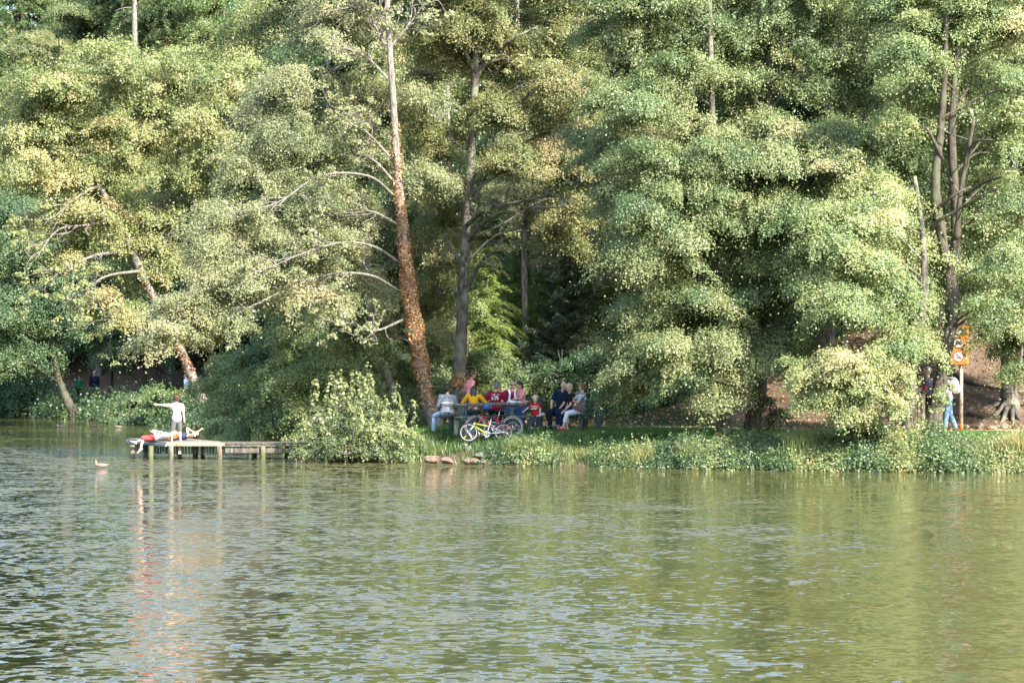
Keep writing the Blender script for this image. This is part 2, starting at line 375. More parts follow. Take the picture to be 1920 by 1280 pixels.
# ------------------------------------------------------------------ foliage
def leaves(mb, P, N, L, Wd, tint, roll=None):
    """diamond leaves at P facing N"""
    n = len(P); N = N/(np.linalg.norm(N, axis=1)[:, None]+1e-9)
    a = rng.normal(size=(n, 3)) if roll is None else roll
    U = a-N*(a*N).sum(1)[:, None]; U /= np.linalg.norm(U, axis=1)[:, None]+1e-9; Vv = np.cross(N, U)
    L = np.broadcast_to(L, (n,))[:, None]; Wd = np.broadcast_to(Wd, (n,))[:, None]
    V = np.stack([P-U*L*.5, P+Vv*Wd*.5-U*L*.08, P+U*L*.5, P-Vv*Wd*.5-U*L*.08], 1).reshape(-1, 3)
    mb.add(V, np.arange(4*n).reshape(-1, 4), tint=np.clip(tint, 0, 1))
def spray(mb, c, out, Rr, n, size, tbase, flat=.21, droop=.35):
    """an uneven leafy bough: leaves through a tilted, lumpy lens"""
    n = int(n); a = rng.uniform(0, 2*PI, n); r = Rr*np.sqrt(rng.uniform(0, 1, n)); r *= 1+.35*np.sin(3*a+rng.uniform(0, 6))+.25*np.sin(5*a+rng.uniform(0, 6))
    P = np.stack([np.cos(a)*r, np.sin(a)*r, -droop*Rr*(r/Rr)**2*.5+rng.normal(0, flat*Rr, n)], -1)
    k_ = rng.uniform(0, 1, n) < .10; P[k_] *= rng.uniform(1.1, 1.9, (int(k_.sum()), 1)); tilt = out*np.array([1, 1, 0])+rng.normal(0, .4, 3)
    P[:, 2] -= (P[:, 0]*tilt[0]+P[:, 1]*tilt[1])*.45
    rad = P/(np.linalg.norm(P, axis=1)[:, None]+1e-6)
    N = np.array([0, -.18, .42])+out*.45+rad*.45+rng.normal(0, .5, (n, 3))
    s = size*rng.uniform(.7, 1.25, n)
    leaves(mb, P+c, N, s, s*.74, tbase+rng.normal(0, .14, n))
nrm_ = lambda v: v/(np.linalg.norm(v)+1e-9)
def blob(mb, tw, c, r, size, dens, tone=.4, sprayr=.6, core=None, rust=.02):
    """cluster of sprays on an ellipsoid; thin twigs reach each spray"""
    r = np.asarray(r, float)*1.12; sprayr *= .82; area = 4*PI*((r[0]*r[1])**1.6/3+(r[0]*r[2])**1.6/3+(r[1]*r[2])**1.6/3)**(1/1.6)
    k = max(4, int(area/(PI*sprayr**2)*1.25*dens)); nl = int(1.9*PI*sprayr**2/(size*size*.36))
    for _ in range(int(k)):
        d = rng.normal(size=3); d /= np.linalg.norm(d)
        q = c+np.clip(rng.normal(0, .55, 3), -1.1, 1.1)*r*np.array([1.15, 1.1, .75]); d = nrm_((q-c)/r+np.array([0, -.35, .25])); R0 = sprayr*rng.uniform(.45, 1.45)
        t = tone+rng.normal(0, .16)+(.4 if rng.uniform() < rust*.4 else 0)
        spray(mb, q, d, R0, int(nl*(R0/sprayr)**2*rng.uniform(.6, 1.1)), size, t)
        if tw is not None and rng.uniform() < .7:
            a = c-np.array([0, 0, r[2]*.3]); mid = (a+q)/2+rng.normal(0, .12, 3)
            tube(tw, np.array([a, mid, q]), [.022, .014, .006], 4, cap=False)
def limb(tw, trunkP, trunkR, c, rend=.03, sag=.0):
    """curved limb from the trunk to c"""
    i = np.argmin(np.abs(trunkP[:, 2]-max(c[2]-.38*np.hypot(*(c[:2]-trunkP[len(trunkP)//2, :2])), trunkP[:, 2].min()+2.2)))
    a = trunkP[i]; L = np.linalg.norm(c-a); r0 = min(trunkR[i]*.42, .010*L+.018)
    b = a+(c-a)*.35+np.array([0, 0, .10*L])+rng.normal(0, .04*L, 3); d = a+(c-a)*.7+np.array([0, 0, .09*L-sag])+rng.normal(0, .05*L, 3)
    P = spline([a, b, d, c], 4); tube(tw, P, np.linspace(r0, min(rend, r0*.6), len(P)), 6)
def tree(label, cat, trunks, blobs, lm, bm, name='tree', size=.058, dens=1.0, tone=.4, sprayr=.6, group=None, extra=None, rust=.02, nolimb=False, zr=.8, dj=1.0, fill=True, db=0.0):
    """trunks: lists of (px,py,d,halfwidth_px); blobs: (px,py,r_px[,d])"""
    TP = []; base = None
    for T in trunks:
        P = np.array([W(a, b, c) for a, b, c, _ in T]); rad = np.array([h/FPX*c for _, _, c, h in T])
        if base is None:
            g0 = gz(P[0, 0], P[0, 1])
            if P[0, 2] > g0-.1: P = np.vstack([[P[0, 0]+.04*(P[0, 0]-P[1, 0]), P[0, 1], g0-.15], P]); rad = np.concatenate([[rad[0]*1.2], rad])
            base = np.array([P[0, 0], P[0, 1], g0])
        SP = spline(P, 6); rad = rad*.88; TP.append((SP, np.interp(np.linspace(0, 1, len(SP)), np.linspace(0, 1, len(rad)), rad)))
    root = thing(name, label, cat, base, group); tw = MB(); lf = MB()
    for SP, SR in TP: tube(tw, SP, SR*(1+.06*np.sin(np.arange(len(SR))*1.7)), 12, jit=.05)
    d0 = trunks[0][0][2]
    allP = np.concatenate([p for p, _ in TP]); allR = np.concatenate([q for _, q in TP])
    for bb in blobs:
        dd = (bb[3] if len(bb) > 3 else d0+rng.uniform(-1.6, 1.2)*dj)+(db(bb[0], bb[1]) if callable(db) else db)
        c = W(bb[0], bb[1], dd); r = bb[2]/FPX*dd
        if not nolimb: limb(tw, allP, allR, c)
        blob(lf, tw, c, (r, r*.9, r*zr), size, dens, tone+rng.normal(0, .07), sprayr, rust=rust)
    for bb in blobs:       # sparser filling boughs a little further back
        dd = (bb[3] if len(bb) > 3 else d0)+rng.uniform(1.0, 2.6)*dj; c = W(bb[0]+rng.uniform(-34, 34), bb[1]+rng.uniform(-30, 30), dd); r = bb[2]/FPX*dd*.95
        if bb[1] < 650 and fill: blob(lf, tw, c, (r, r*.9, r*zr), size*1.1, dens*.7, tone+rng.normal(0, .07), sprayr*1.1, rust=rust)
    if extra: extra(root, tw, lf, TP)
    tw.build('trunk', bm, root, smooth=True); lf.build('crown', lm, root)
    return root
def pts(s): return [tuple(float(v) for v in q.split(',')) for q in s.split()]

def ivy(mb, P, Rr, z0, z1, n, size=.085, tone=.5):
    idx = np.where((P[:, 2] > z0) & (P[:, 2] < z1))[0]
    k = idx[0]+(idx[-1]-idx[0])*np.where(rng.uniform(0, 1, n) < .55, rng.uniform(0.1, .74, n), rng.beta(1.8, 2, n)*1.5-.22); k = np.clip(k+rng.normal(0, .25, n), 0, len(P)-2.01); i = k.astype(int); f = (k-i)[:, None]
    c = P[i]*(1-f)+P[np.minimum(i+1, len(P)-1)]*f; a = rng.uniform(0, 2*PI, n); rr = Rr[i]*(1.02+.16*np.sin(k*1.3+a*2)+rng.uniform(0, .22, n))
    o = np.stack([np.cos(a), np.sin(a), a*0], -1)
    leaves(mb, c+o*rr[:, None], o+rng.normal(0, .5, (n, 3))+np.array([0, 0, .3]), size, size*.8, tone+rng.normal(0, .25, n))

def twiggy(tw, Q, n, L, r=.016, lf=None, size=.085, depth=1):
    for _ in range(n):
        i = rng.integers(int(len(Q)*.35), len(Q)-1); t = nrm3(Q[min(i+1, len(Q)-1)]-Q[i-1]); d = nrm3(t*.9+rng.normal(0, .5, 3)); l = L*rng.uniform(.5, 1.2)
        P = spline([Q[i], Q[i]+d*l*.35+rng.normal(0, .06*L, 3), Q[i]+d*l*.7+rng.normal(0, .1*L, 3), Q[i]+d*l+rng.normal(0, .14*L, 3)], 3); tube(tw, P, np.linspace(r, .005, len(P)), 4, cap=False)
        if depth: twiggy(tw, P, 2, L*.5, r*.55, lf, size, 0)
        if lf is not None and rng.uniform() < .6: spray(lf, P[-1], d*.5+[0, -.3, .3], L*.22, 60, size, .5+rng.normal(0, .1))
nrm3 = lambda v: v/(np.linalg.norm(v)+1e-9)
def t1x(root, tw, lf, TP):
    P, Rr = TP[0]; m = MB(); ivy(m, P, Rr, W(0, 735, 83)[2], W(0, 350, 83)[2], 9000, tone=.55); m.build('ivy', LI, root)
    for pl in ('748,492,83 700,462,82 640,455,81 560,478,80 480,515,79.5', '752,548,83 690,515,82 600,518,81.5 500,560,80.5 440,590,80',
               '742,370,83 690,330,82 600,330,81 520,380,80.5 430,400,80', '736,300,83 690,250,83 640,215,82', '729,150,83 690,110,83 640,85,82.5',
               '727,95,83 690,30,83 640,5,83', '731,90,83 760,55,83 790,15,83', '734,120,83 715,60,83 712,0,83', '738,340,83 700,300,83 660,290,84', '745,420,83 690,395,83 610,400,83', '755,600,83 700,620,82 640,600,81'):
        Q = spline([W(*v) for v in pts(pl)], 5); tube(tw, Q, np.linspace(.045, .012, len(Q)), 6)
        twiggy(tw, Q, 9, 1.3, .02, lf)
tree('tall leaning alder with orange-brown ivy up its lower trunk, left of the picnic table', 'tree',
     [pts('816,790,83,15 801,740,83,13 784,650,83,15 769,560,83,15 757,450,83,11 746,330,83,9 738,200,83,7.5 730,80,83,6.5 724,-40,83,6 722,-200,83,4')],
     pts('600,70,48,83.5 690,170,36,85 560,160,48,82.5 650,225,44,84.5 505,250,50,82 600,290,44,82.5 470,320,50,81.5 690,280,34,85 560,365,48,81.5 440,395,50,81 650,380,36,84 520,440,48,81 400,455,46,80.5 610,470,40,81.5 455,520,48,80.2 380,555,44,80 555,540,38,81.5 330,600,42,79.5 430,605,44,80 690,520,30,84 800,190,44,84.5 640,10,50,83.5 790,60,44,85 690,-60,55,84 800,-50,55,84 790,330,30,85 640,590,34,81.5 500,200,40,83 300,640,28,79.5 700,400,28,85'),
     LP, BKL, name='alder_tree', size=.056, dens=.85, tone=.5, sprayr=.55, extra=t1x, rust=.06, nolimb=True, db=.5)
def t2x(root, tw, lf, TP):
    P, Rr = TP[0]; m = MB(); ivy(m, P, Rr, W(0, 735, 86)[2], W(0, 690, 86)[2], 700, tone=.6); m.build('ivy', LI, root)
    for pl in ('876,425,86 905,395,85 950,385,84 1000,375,83.5 1040,365,83', '879,455,86 920,410,85 980,395,84 1060,388,83.5', '890,150,86 920,110,86 960,75,85 1010,50,85',
               '892,130,86 930,118,86 975,112,86', '884,330,86 915,290,86 935,240,86', '869,560,86 900,490,85.5 925,470,85', '892,140,86 870,100,86 858,85,86', '885,400,86 905,340,86 925,300,86'):
        Q = spline([W(*v)+rng.normal(0, .04, 3) for v in pts(pl)], 5); tube(tw, Q, np.linspace(.075, .02, len(Q)), 6); twiggy(tw, Q, 5, 1.0, .018, lf)
tree('straight grey alder with forked branches rising behind the picnic group', 'tree',
     [pts('864,770,86,13 862,700,86,14 866,600,86,12 873,450,86,10 880,350,86,9 888,220,86,8 893,100,86,7 898,-20,86,6 902,-180,86,4')],
     pts('910,20,52 850,110,44,87 965,100,48 810,250,40,87 925,200,40 990,210,48 1045,140,50 1070,50,56 830,380,34,88 950,300,44 1030,300,48 1075,380,40 810,440,36,88 825,540,34,88 830,620,30,88 850,20,50 1000,-40,60 900,-80,60 1090,250,44 1090,160,44 1040,430,24'),
     LY, BK, name='alder_tree', size=.056, dens=.95, tone=.45, sprayr=.55, extra=t2x)
def t3x(root, tw, lf, TP):
    P, Rr = TP[0]; m = MB(); ivy(m, P, Rr, W(0, 720, 126)[2], W(0, 480, 126)[2], 1300, size=.12, tone=.3); m.build('ivy', LI, root)
    for pl in ('185,350,126 150,360,125 110,395,124 80,410,124', '215,410,126 170,420,125 110,440,124 75,480,123', '165,310,126 130,300,126 95,280,125', '240,470,126 190,480,124 140,500,123 100,520,122',
               '258,505,126 200,520,124 150,560,122', '300,580,126 230,590,124 200,610,123', '180,340,126 220,300,126 270,270,126', '235,445,126 280,400,126 330,370,127', '250,490,126 300,460,126 350,440,127', '142,260,126 130,200,126 140,140,126'):
        Q = spline([W(*v)+rng.normal(0, .1, 3) for v in pts(pl)], 5); tube(tw, Q, np.linspace(.085, .02, len(Q)), 6); twiggy(tw, Q, 9, 1.8, .028, lf, .12)
tree('pale alder leaning far left over the cove with ivy on its trunk', 'tree',
     [pts('395,775,126,12 372,735,126,11 345,670,126,9 310,600,126,8.5 270,520,126,8.5 230,430,126,6.5 190,355,126,5.5 160,300,126,4.5 140,240,126,3.5')],
     pts('200,110,50 120,170,52 265,165,50 350,125,50 180,235,52 85,245,46 290,235,48 375,225,46 430,160,48 230,300,46 120,320,46 330,320,46 40,300,46 165,390,36 285,395,42 370,400,40 95,400,36 215,450,30 330,480,36 130,485,26 270,450,26 185,555,24 300,500,26 230,590,20,122 60,190,40 30,240,40 420,300,40'),
     LY, BKL, name='alder_tree', size=.095, dens=.9, tone=.55, sprayr=.75, extra=t3x, rust=.04, nolimb=True, db=lambda a, b: -.7 if b < 330 else .2)
def t4x(root, tw, lf, TP):
    m = MB()
    for (px, py) in pts('1762,735 1770,750 1755,762 1782,722 1775,690 1768,745'):
        spray(m, W(px, py, 71.9), np.array([0, -.6, .3]), .16, 60, .08, .35)
    for (px, py) in pts('1806,618 1799,626 1812,636 1805,652 1816,650 1794,614 1812,625 1800,642 1812,664'): spray(m, W(px, py, 76.9), np.array([0, -.6, .3]), .14, 26, .08, .35)
    m.build('foliage', LG, root)
    for pl in ('1745,430,73.5 1765,410,73.2 1785,400,73 1825,375,72.5 1870,352,72', '1812,365,73.5 1840,345,73 1880,330,72', '1808,330,73.5 1825,270,73 1860,262,72.5', '1752,395,73.5 1790,365,73 1820,350,73', '1768,300,73.5 1740,245,73 1725,240,73'):
        Q = spline([W(*v) for v in pts(pl)], 5); tube(tw, Q, np.linspace(.06, .02, len(Q)), 6)
tree('large multi-stemmed alder on the right bank between the man and the sign', 'tree',
     [pts('1742,825,73,20 1753,780,73,17 1764,715,73.2,14 1772,670,73.2,12.5 1784,610,73.4,12.5 1786,560,73.5,18 1777,500,73.5,10 1762,420,73.5,11 1754,345,73.5,10 1764,240,73.5,8 1772,120,73.5,6 1775,-20,73.5,5 1778,-160,73.5,3'),
      pts('1786,580,73.8,13 1793,470,74,11 1790,360,74,9.5 1785,260,74,8.5 1790,150,74,6 1798,20,74,5 1800,-140,74,3'),
      pts('1793,450,73.5,6 1800,370,73.3,5.5 1812,300,73.2,4.5 1826,225,73,3.5')],
     pts('1745,40,54 1820,30,48,74 1890,60,50,74 1690,110,52 1730,170,44 1840,140,48,74.5 1905,170,50 1690,230,36 1850,250,44,75.5 1905,270,46,74 1700,310,44 1720,400,40,75 1840,430,46,72.5 1905,380,44 1700,470,50 1850,330,34,76 1830,520,44,72.5 1900,480,50,72.5 1730,540,40 1750,-40,60 1850,-50,60 1910,560,44,72 1850,575,28,72 1730,600,26,72 1745,480,18,72 1660,30,50,75 1650,350,44'),
     LG, BKD, name='alder_tree', size=.056, dens=.9, tone=.42, sprayr=.5, extra=t4x, db=lambda a, b: 2.2 if 1690 < a < 1845 and b > 90 else 0)
tree('slanting grey alder trunk on the bank to the left of the wooden bin', 'tree',
     [pts('1700,828,72.6,12 1704,760,72.6,11.5 1713,680,72.6,10.5 1725,610,72.6,10 1733,540,72.8,8 1730,440,73,6 1715,330,73,4')],
     pts('1650,560,52,71.5 1600,470,56,71.5 1690,560,40 1640,400,50,72 1560,420,56,71.8 1670,640,32,71 1590,570,50,71.2 1720,640,20,71.5 1550,530,44,71.5 1640,490,40,71'),
     LG, BK, name='alder_tree', size=.056, dens=1.05, tone=.5, sprayr=.5, rust=0, db=.3)
tree('low weeping tree hiding its dark stem, drooping towards the bank', 'tree',
     [pts('1602,835,71.6,13 1598,780,71.6,13 1592,720,71.6,10 1585,660,71.6,7 1580,600,71.8,5')],
     pts('1530,690,40,70.8 1590,680,44,70.6 1640,700,36,70.8 1620,745,38,70.6 1560,735,36,70.8 1665,745,28,70.8 1590,780,26,70.9 1640,790,18,70.8 1520,740,26,71'),
     LG, BKD, name='alder_tree', size=.056, dens=1.1, tone=.55, sprayr=.42, rust=0)
tree('broad grey tree with thick exposed roots on the bare earth slope', 'tree',
     [pts('1893,752,81,21 1891,720,81,16 1888,680,81,14 1890,620,81,13 1896,500,81,11 1900,350,81,9 1905,150,81,7 1906,-60,81,5')],
     pts('1890,610,32,78 1925,610,44,78 1935,680,36,78 1910,700,24,77 1885,560,40,78 1930,520,50 1900,450,50,82 1940,400,60 1940,250,60 1930,100,60 1960,600,50,79'),
     LG, BK, name='rooted_tree', size=.056, dens=1.0, tone=.5, sprayr=.5, rust=0,
     extra=lambda root, tw, lf, TP: [tube(tw, spline([np.array([W(*v)[0], W(*v)[1], gz(W(*v)[0], W(*v)[1])+h]) for v, h in zip(pts(pl), hs)], 5), np.linspace(r0, .04, 5*(len(pts(pl))-1)+1), 8, jit=.08)
        for pl, hs, r0 in (('1885,740,80.8 1862,745,80.2 1840,748,79.6 1822,752,79.2', (.16, .0, -.03, -.06), .085), ('1888,745,80.6 1880,760,79.6 1868,775,78.6 1850,785,78', (.14, .0, -.04, -.06), .075),
                           ('1900,745,80.6 1912,752,79.8 1930,765,79', (.16, .0, -.06), .08), ('1880,735,81 1850,735,81 1815,733,81 1790,728,81.3', (.14, .0, -.02, -.04), .075), ('1898,750,80.4 1900,762,79.2 1915,775,78.2', (.14, .0, -.05), .07), ('1905,740,81 1930,735,81.3 1960,735,81.5', (.14, .0, -.04), .07))])
tree('thick short-trunked alder growing at the lawn edge, left one of the pair', 'tree',
     [pts('1356,825,75.5,18 1358,780,75.5,16 1350,730,75.5,14 1345,640,75.5,12 1340,520,75.5,10 1338,380,75.5,9 1335,200,75.5,7 1330,-20,75.5,5')],
     pts('1180,180,56 1260,150,50 1120,280,48,77 1215,270,56 1310,240,44 1150,380,44,77 1250,365,52 1340,345,48 1250,470,46 1345,430,46 1290,560,52,74 1200,580,44,75 1195,645,40,74.5 1260,650,46,73.5 1340,650,52,73.2 1215,720,38,74.5 1310,690,34,73.4 1195,700,26,75 1290,60,54 1180,60,56 1250,-40,60 1350,-40,60 1150,-30,60 1370,730,28,73.4 1350,560,44,74 1150,650,18,75.5 1152,745,10,76 1200,470,44,73.6 1205,390,44,73.4 1265,440,46,73.2 1275,350,46,73.3 1335,390,44,73.2 1240,300,46,73.5 1330,290,44,73.4'),
     LG, BK, name='alder_tree', size=.056, dens=1.0, tone=.5, sprayr=.55, group=None, rust=.03)
tree('thick dark alder beside the path, right one of the pair', 'tree',
     [pts('1408,822,76.5,20 1413,780,76.5,18 1424,730,76.5,15 1430,650,76.5,12 1432,530,76.5,11 1434,400,76.5,9 1440,250,76.5,7 1445,0,76.5,5')],
     pts('1430,60,54 1540,30,46 1600,90,48 1370,150,40 1460,130,44 1540,150,48 1620,190,36,78 1450,245,50 1560,245,48,75 1630,250,40,74.5 1465,340,50 1560,340,36 1460,430,48 1530,430,40 1440,560,46,74.5 1520,560,40,75 1430,660,46,73.8 1490,650,38,74 1390,700,26,73.8 1450,680,24,73.8 1470,500,36,74 1400,480,40,74.5 1600,300,40,74 1500,-40,60 1620,-40,60 1400,300,40,75 1490,390,44,73.4 1450,300,44,73.5 1500,470,40,73.2 1420,400,44,73.3 1540,300,44,73.6'),
     LG, BKD, name='alder_tree', size=.056, dens=1.0, tone=.42, sprayr=.55, rust=.02)
tree('twisted pale leaning trunk among the bushes left of the ivy tree', 'tree',
     [pts('752,775,88,8 738,735,88,9 722,690,88,9 705,640,88,9 695,580,88,8 690,500,88,7 688,380,88,5')],
     pts('700,600,44,89 650,640,40,89 730,560,34,90 700,450,40,90 780,640,30,91 650,480,40,90 770,480,40,91 600,560,44,90 780,560,34,91 750,380,44,92'),
     LB, BKL, name='leaning_tree', size=.058, dens=.9, tone=.4, sprayr=.55)
tree('slender grey trunk rising behind the young conifers', 'tree',
     [pts('985,740,97,7 986,640,97,7 984,540,97,6.5 982,400,97,6 975,200,97,5 970,0,97,4')],
     pts('1010,470,30 980,380,40 1045,420,34'), LP, BKL, name='slender_tree', size=.058, dens=.8, tone=.45, sprayr=.55)
tree('dark stump-like leaning trunk at the edge of the shaded cove', 'tree',
     [pts('138,775,152,11 128,755,152,10 118,730,152,8 105,690,152,6 95,600,152,5 90,450,152,4')],
     pts('60,470,50 30,560,54 110,560,46 60,650,46 115,610,28 20,680,40 -20,600,50 70,690,18 160,470,50 30,400,50 230,520,44,156'),
     LD, BKD, name='leaning_tree', size=.105, dens=1.1, tone=.5, sprayr=.85)
for k, (px, pts_) in enumerate(((205, '200,640,44 250,560,46 180,600,40 240,620,40 270,650,30 160,600,30 220,680,20'), (268, '290,640,36 330,610,36 260,600,36 300,560,40 240,660,26 320,660,24'))):
    tree(('shaded broadleaf tree behind the strolling pair in the cove', 'shaded broadleaf tree in the cove, right of the strolling pair')[k], 'tree',
         [[(px, 770, 167, 4), (px+4, 700, 167, 4), (px, 620, 167, 3), (px-6, 500, 167, 2)]], pts(pts_), LD, BKD, name='shaded_tree', size=.105, dens=1.1, tone=.45, sprayr=.85)

tree('pale-leaved slim alder behind the blue-green young spruce', 'tree',
     [pts('1050,720,96,5 1048,600,96,5 1050,470,96,5 1056,330,96,4 1060,200,96,3')],
     pts('1000,330,40 1065,300,44 1115,360,40 960,360,34 1020,250,44 1105,230,44 950,260,36 1150,300,40 1150,430,36,94 1145,510,30,94'), LP, BKL, name='slim_alder_tree', size=.058, dens=.9, tone=.4, sprayr=.5)
tree('light green alder filling the gap left of the straight alder', 'tree',
     [pts('815,720,92,6 812,600,92,6 815,450,92,5 820,250,92,4')],
     pts('800,420,36 830,480,34 800,540,36 840,560,30 820,620,34 790,340,34 825,380,30 850,500,26 830,280,34'), LY, BK, name='alder_tree', size=.058, dens=1.0, tone=.45, sprayr=.5)
# shrubs
def shrub(label, px, py, d, blobs, lm, size=.056, dens=1.0, tone=.45, sprayr=.4, name='shrub', stems=14, zr=.8, rust=.0, tufts=0):
    b = W(px, py, d); g0 = gz(b[0], b[1]); base = np.array([b[0], b[1], max(g0, 0)])
    root = thing(name, label, 'shrub', base); lf = MB(); st = MB()
    C_ = []
    for bb in blobs:
        dd = bb[3] if len(bb) > 3 else d+rng.uniform(-.6, .6); c = W(bb[0], bb[1], dd); r = bb[2]/FPX*dd; C_.append((c, r))
        blob(lf, st, c, (r, r*.85, r*zr), size, dens, tone+rng.normal(0, .07), sprayr, rust=rust)
    for _ in range(stems):
        c, r = C_[rng.integers(len(C_))]; e = c+rng.normal(0, .5, 3)*r+np.array([0, 0, r*.6]); a = base+np.array([rng.normal(0, .3), rng.normal(0, .3), -.1])
        Q = spline([a, (a+e)/2+rng.normal(0, .15, 3), e], 4); tube(st, Q, np.linspace(.03, .008, len(Q)), 5)
    for _ in range(tufts):      # leafy shoots standing out of the outline
        c, r = C_[rng.integers(len(C_))]; a = c+np.array([rng.normal(0, .7)*r, rng.normal(0, .4)*r, r*.5]); e = a+np.array([rng.normal(0, .25), -.1, rng.uniform(.35, .8)])
        tube(st, np.array([a, (a+e)/2+.02, e]), [.01, .008, .005], 4)
        n = 40; t = rng.uniform(0, 1, n)[:, None]; o = rng.normal(0, 1, (n, 3)); leaves(lf, a+(e-a)*t+o*.05, o+np.array([0, -.3, .6]), .11, .07, np.full(n, .75)+rng.normal(0, .1, n))
    st.build('stem', BK, root, smooth=True); lf.build('foliage', lm, root); return root
LS = leafmat('sunny_shrub_leaf', [(.03, .045, .022), (.055, .078, .034), (.095, .12, .055), (.16, .17, .085)], trans=.28, gloss=.04)
shrub('sunlit rounded shrub overhanging the water beside the jetty', 670, 850, 78,
      pts('600,838,28,77.5 650,844,28,77 705,844,28,77 745,848,20,77.2 605,795,28,78 650,790,34,78 705,800,36,77.6 745,815,24,78 665,758,24,78.6 700,768,24,78.5 622,758,18,78.8 588,765,12,79 580,815,14,77.6 738,778,18,79 692,738,10,78.8 640,732,8,79 570,850,8,77.4 765,852,9,77.3'),
      LS, size=.056, dens=.62, tone=.42, sprayr=.30, stems=60, tufts=40, rust=.04)
shrub('large dark green shrub trailing into the cove behind the jetty', 500, 810, 90,
      pts('600,600,44,89 545,640,46,89 620,660,50,88 480,680,50,92 560,710,52,88 500,740,48,91 440,700,40,97 430,760,34,97 480,790,34,92 540,780,40,88 520,815,22,88 460,815,22,94 590,760,34,87 640,700,44,87 420,800,18,99 400,730,26,100 660,600,44,89 560,560,44,90 700,660,34,88 500,830,12,88 550,830,12,86'),
      LM, size=.066, dens=1.1, tone=.7, sprayr=.5, stems=30)
shrub('pinnate-leaved dark bush between the leaning trunks', 650, 700, 91, pts('600,560,40 650,540,40 700,600,36 740,690,34,90 790,700,30,90 760,640,34,91 800,740,22,89 700,720,34,90 750,770,30,86 790,790,18,84 735,750,20,87 760,745,16,87 772,770,20,86'), LD, size=.058, dens=1.1, tone=.5, sprayr=.45)
shrub('leafy bush behind the standing woman in pink', 850, 740, 92, pts('830,680,34 880,690,34 920,690,36 850,740,30 900,740,30 960,720,30 820,730,26,88 790,660,26,93 830,640,30,94 1010,710,24,94'), LD, size=.058, dens=1.1, tone=.6, sprayr=.45)
shrub('shadowy bush behind the seated man in navy', 1070, 760, 92, pts('1040,700,34 1080,690,40 1120,700,36 1060,740,34 1110,740,34 1150,720,36 1150,760,26 1130,670,30 1000,700,20,93'), LD, size=.058, dens=1.15, tone=.45, sprayr=.45)
shrub('dark hedge-like bush on the grass slope beyond the path', 1230, 770, 88, pts('1180,740,36 1230,735,40 1280,730,44 1200,765,26 1250,768,28 1300,762,32 1340,740,36 1310,700,40 1250,700,40 1190,700,34 1385,740,30,90'), LD, size=.058, dens=1.15, tone=.4, sprayr=.45)
shrub('dark thicket above the earth slope on the right', 1660, 640, 92, pts('1560,620,50 1620,640,46 1680,620,44 1730,640,34 1750,600,40 1500,640,46 1450,700,40 1830,600,44 1800,630,34 1900,600,44,98'), LD, size=.1, dens=1.0, tone=.45, sprayr=.55)
shrub('ivy-green bush on the cove bank left of the pointing boy', 240, 790, 139, pts('240,770,26 270,765,24 215,780,20 255,745,20 290,785,16 230,795,14,137 265,795,16,136'), LD, size=.12, dens=1.1, tone=.7, sprayr=.6)
shrub('bright little bush below the strolling pair on the cove bank', 165, 780, 150, pts('160,784,8 178,780,9 195,786,9 170,789,8'), LS, size=.095, dens=1.0, tone=.55, sprayr=.5)
shrub('dark spreading bush hanging over the cove water below the leaning alder', 310, 790, 134, pts('300,740,22 330,750,22 280,735,18,140 310,770,18 335,775,18,131 290,760,16 300,790,12,133 325,792,12,131'), LM, size=.12, dens=1.0, tone=.3, sprayr=.5)
shrub('dusky bush at the left edge of the cove waterline', 30, 770, 161, pts('20,720,40 50,740,32 0,760,30 60,765,22 -20,720,40 90,770,18,158 115,782,12,156'), LD, size=.105, dens=1.1, tone=.35, sprayr=.7)
shrub('leafy bush on the cove bank right of the thin post', 370, 780, 128, pts('380,770,24 350,785,16 400,790,22,120 365,795,12,124 410,765,22,122 420,740,20,120 330,792,14,130'), LD, size=.12, dens=1.1, tone=.65, sprayr=.5)
shrub('small bush at the foot of the two thick trunks', 1440, 800, 76.5, pts('1440,790,14 1450,770,14 1436,750,10'), LS, size=.058, dens=.9, tone=.5, sprayr=.25, stems=6)
shrub('young leafy sapling on the bank below the low weeping tree', 1640, 815, 71.5, pts('1640,800,14,71.2 1655,812,12,71.2 1610,820,16,71.2'), LS, size=.058, dens=.9, tone=.5, sprayr=.25, stems=6)

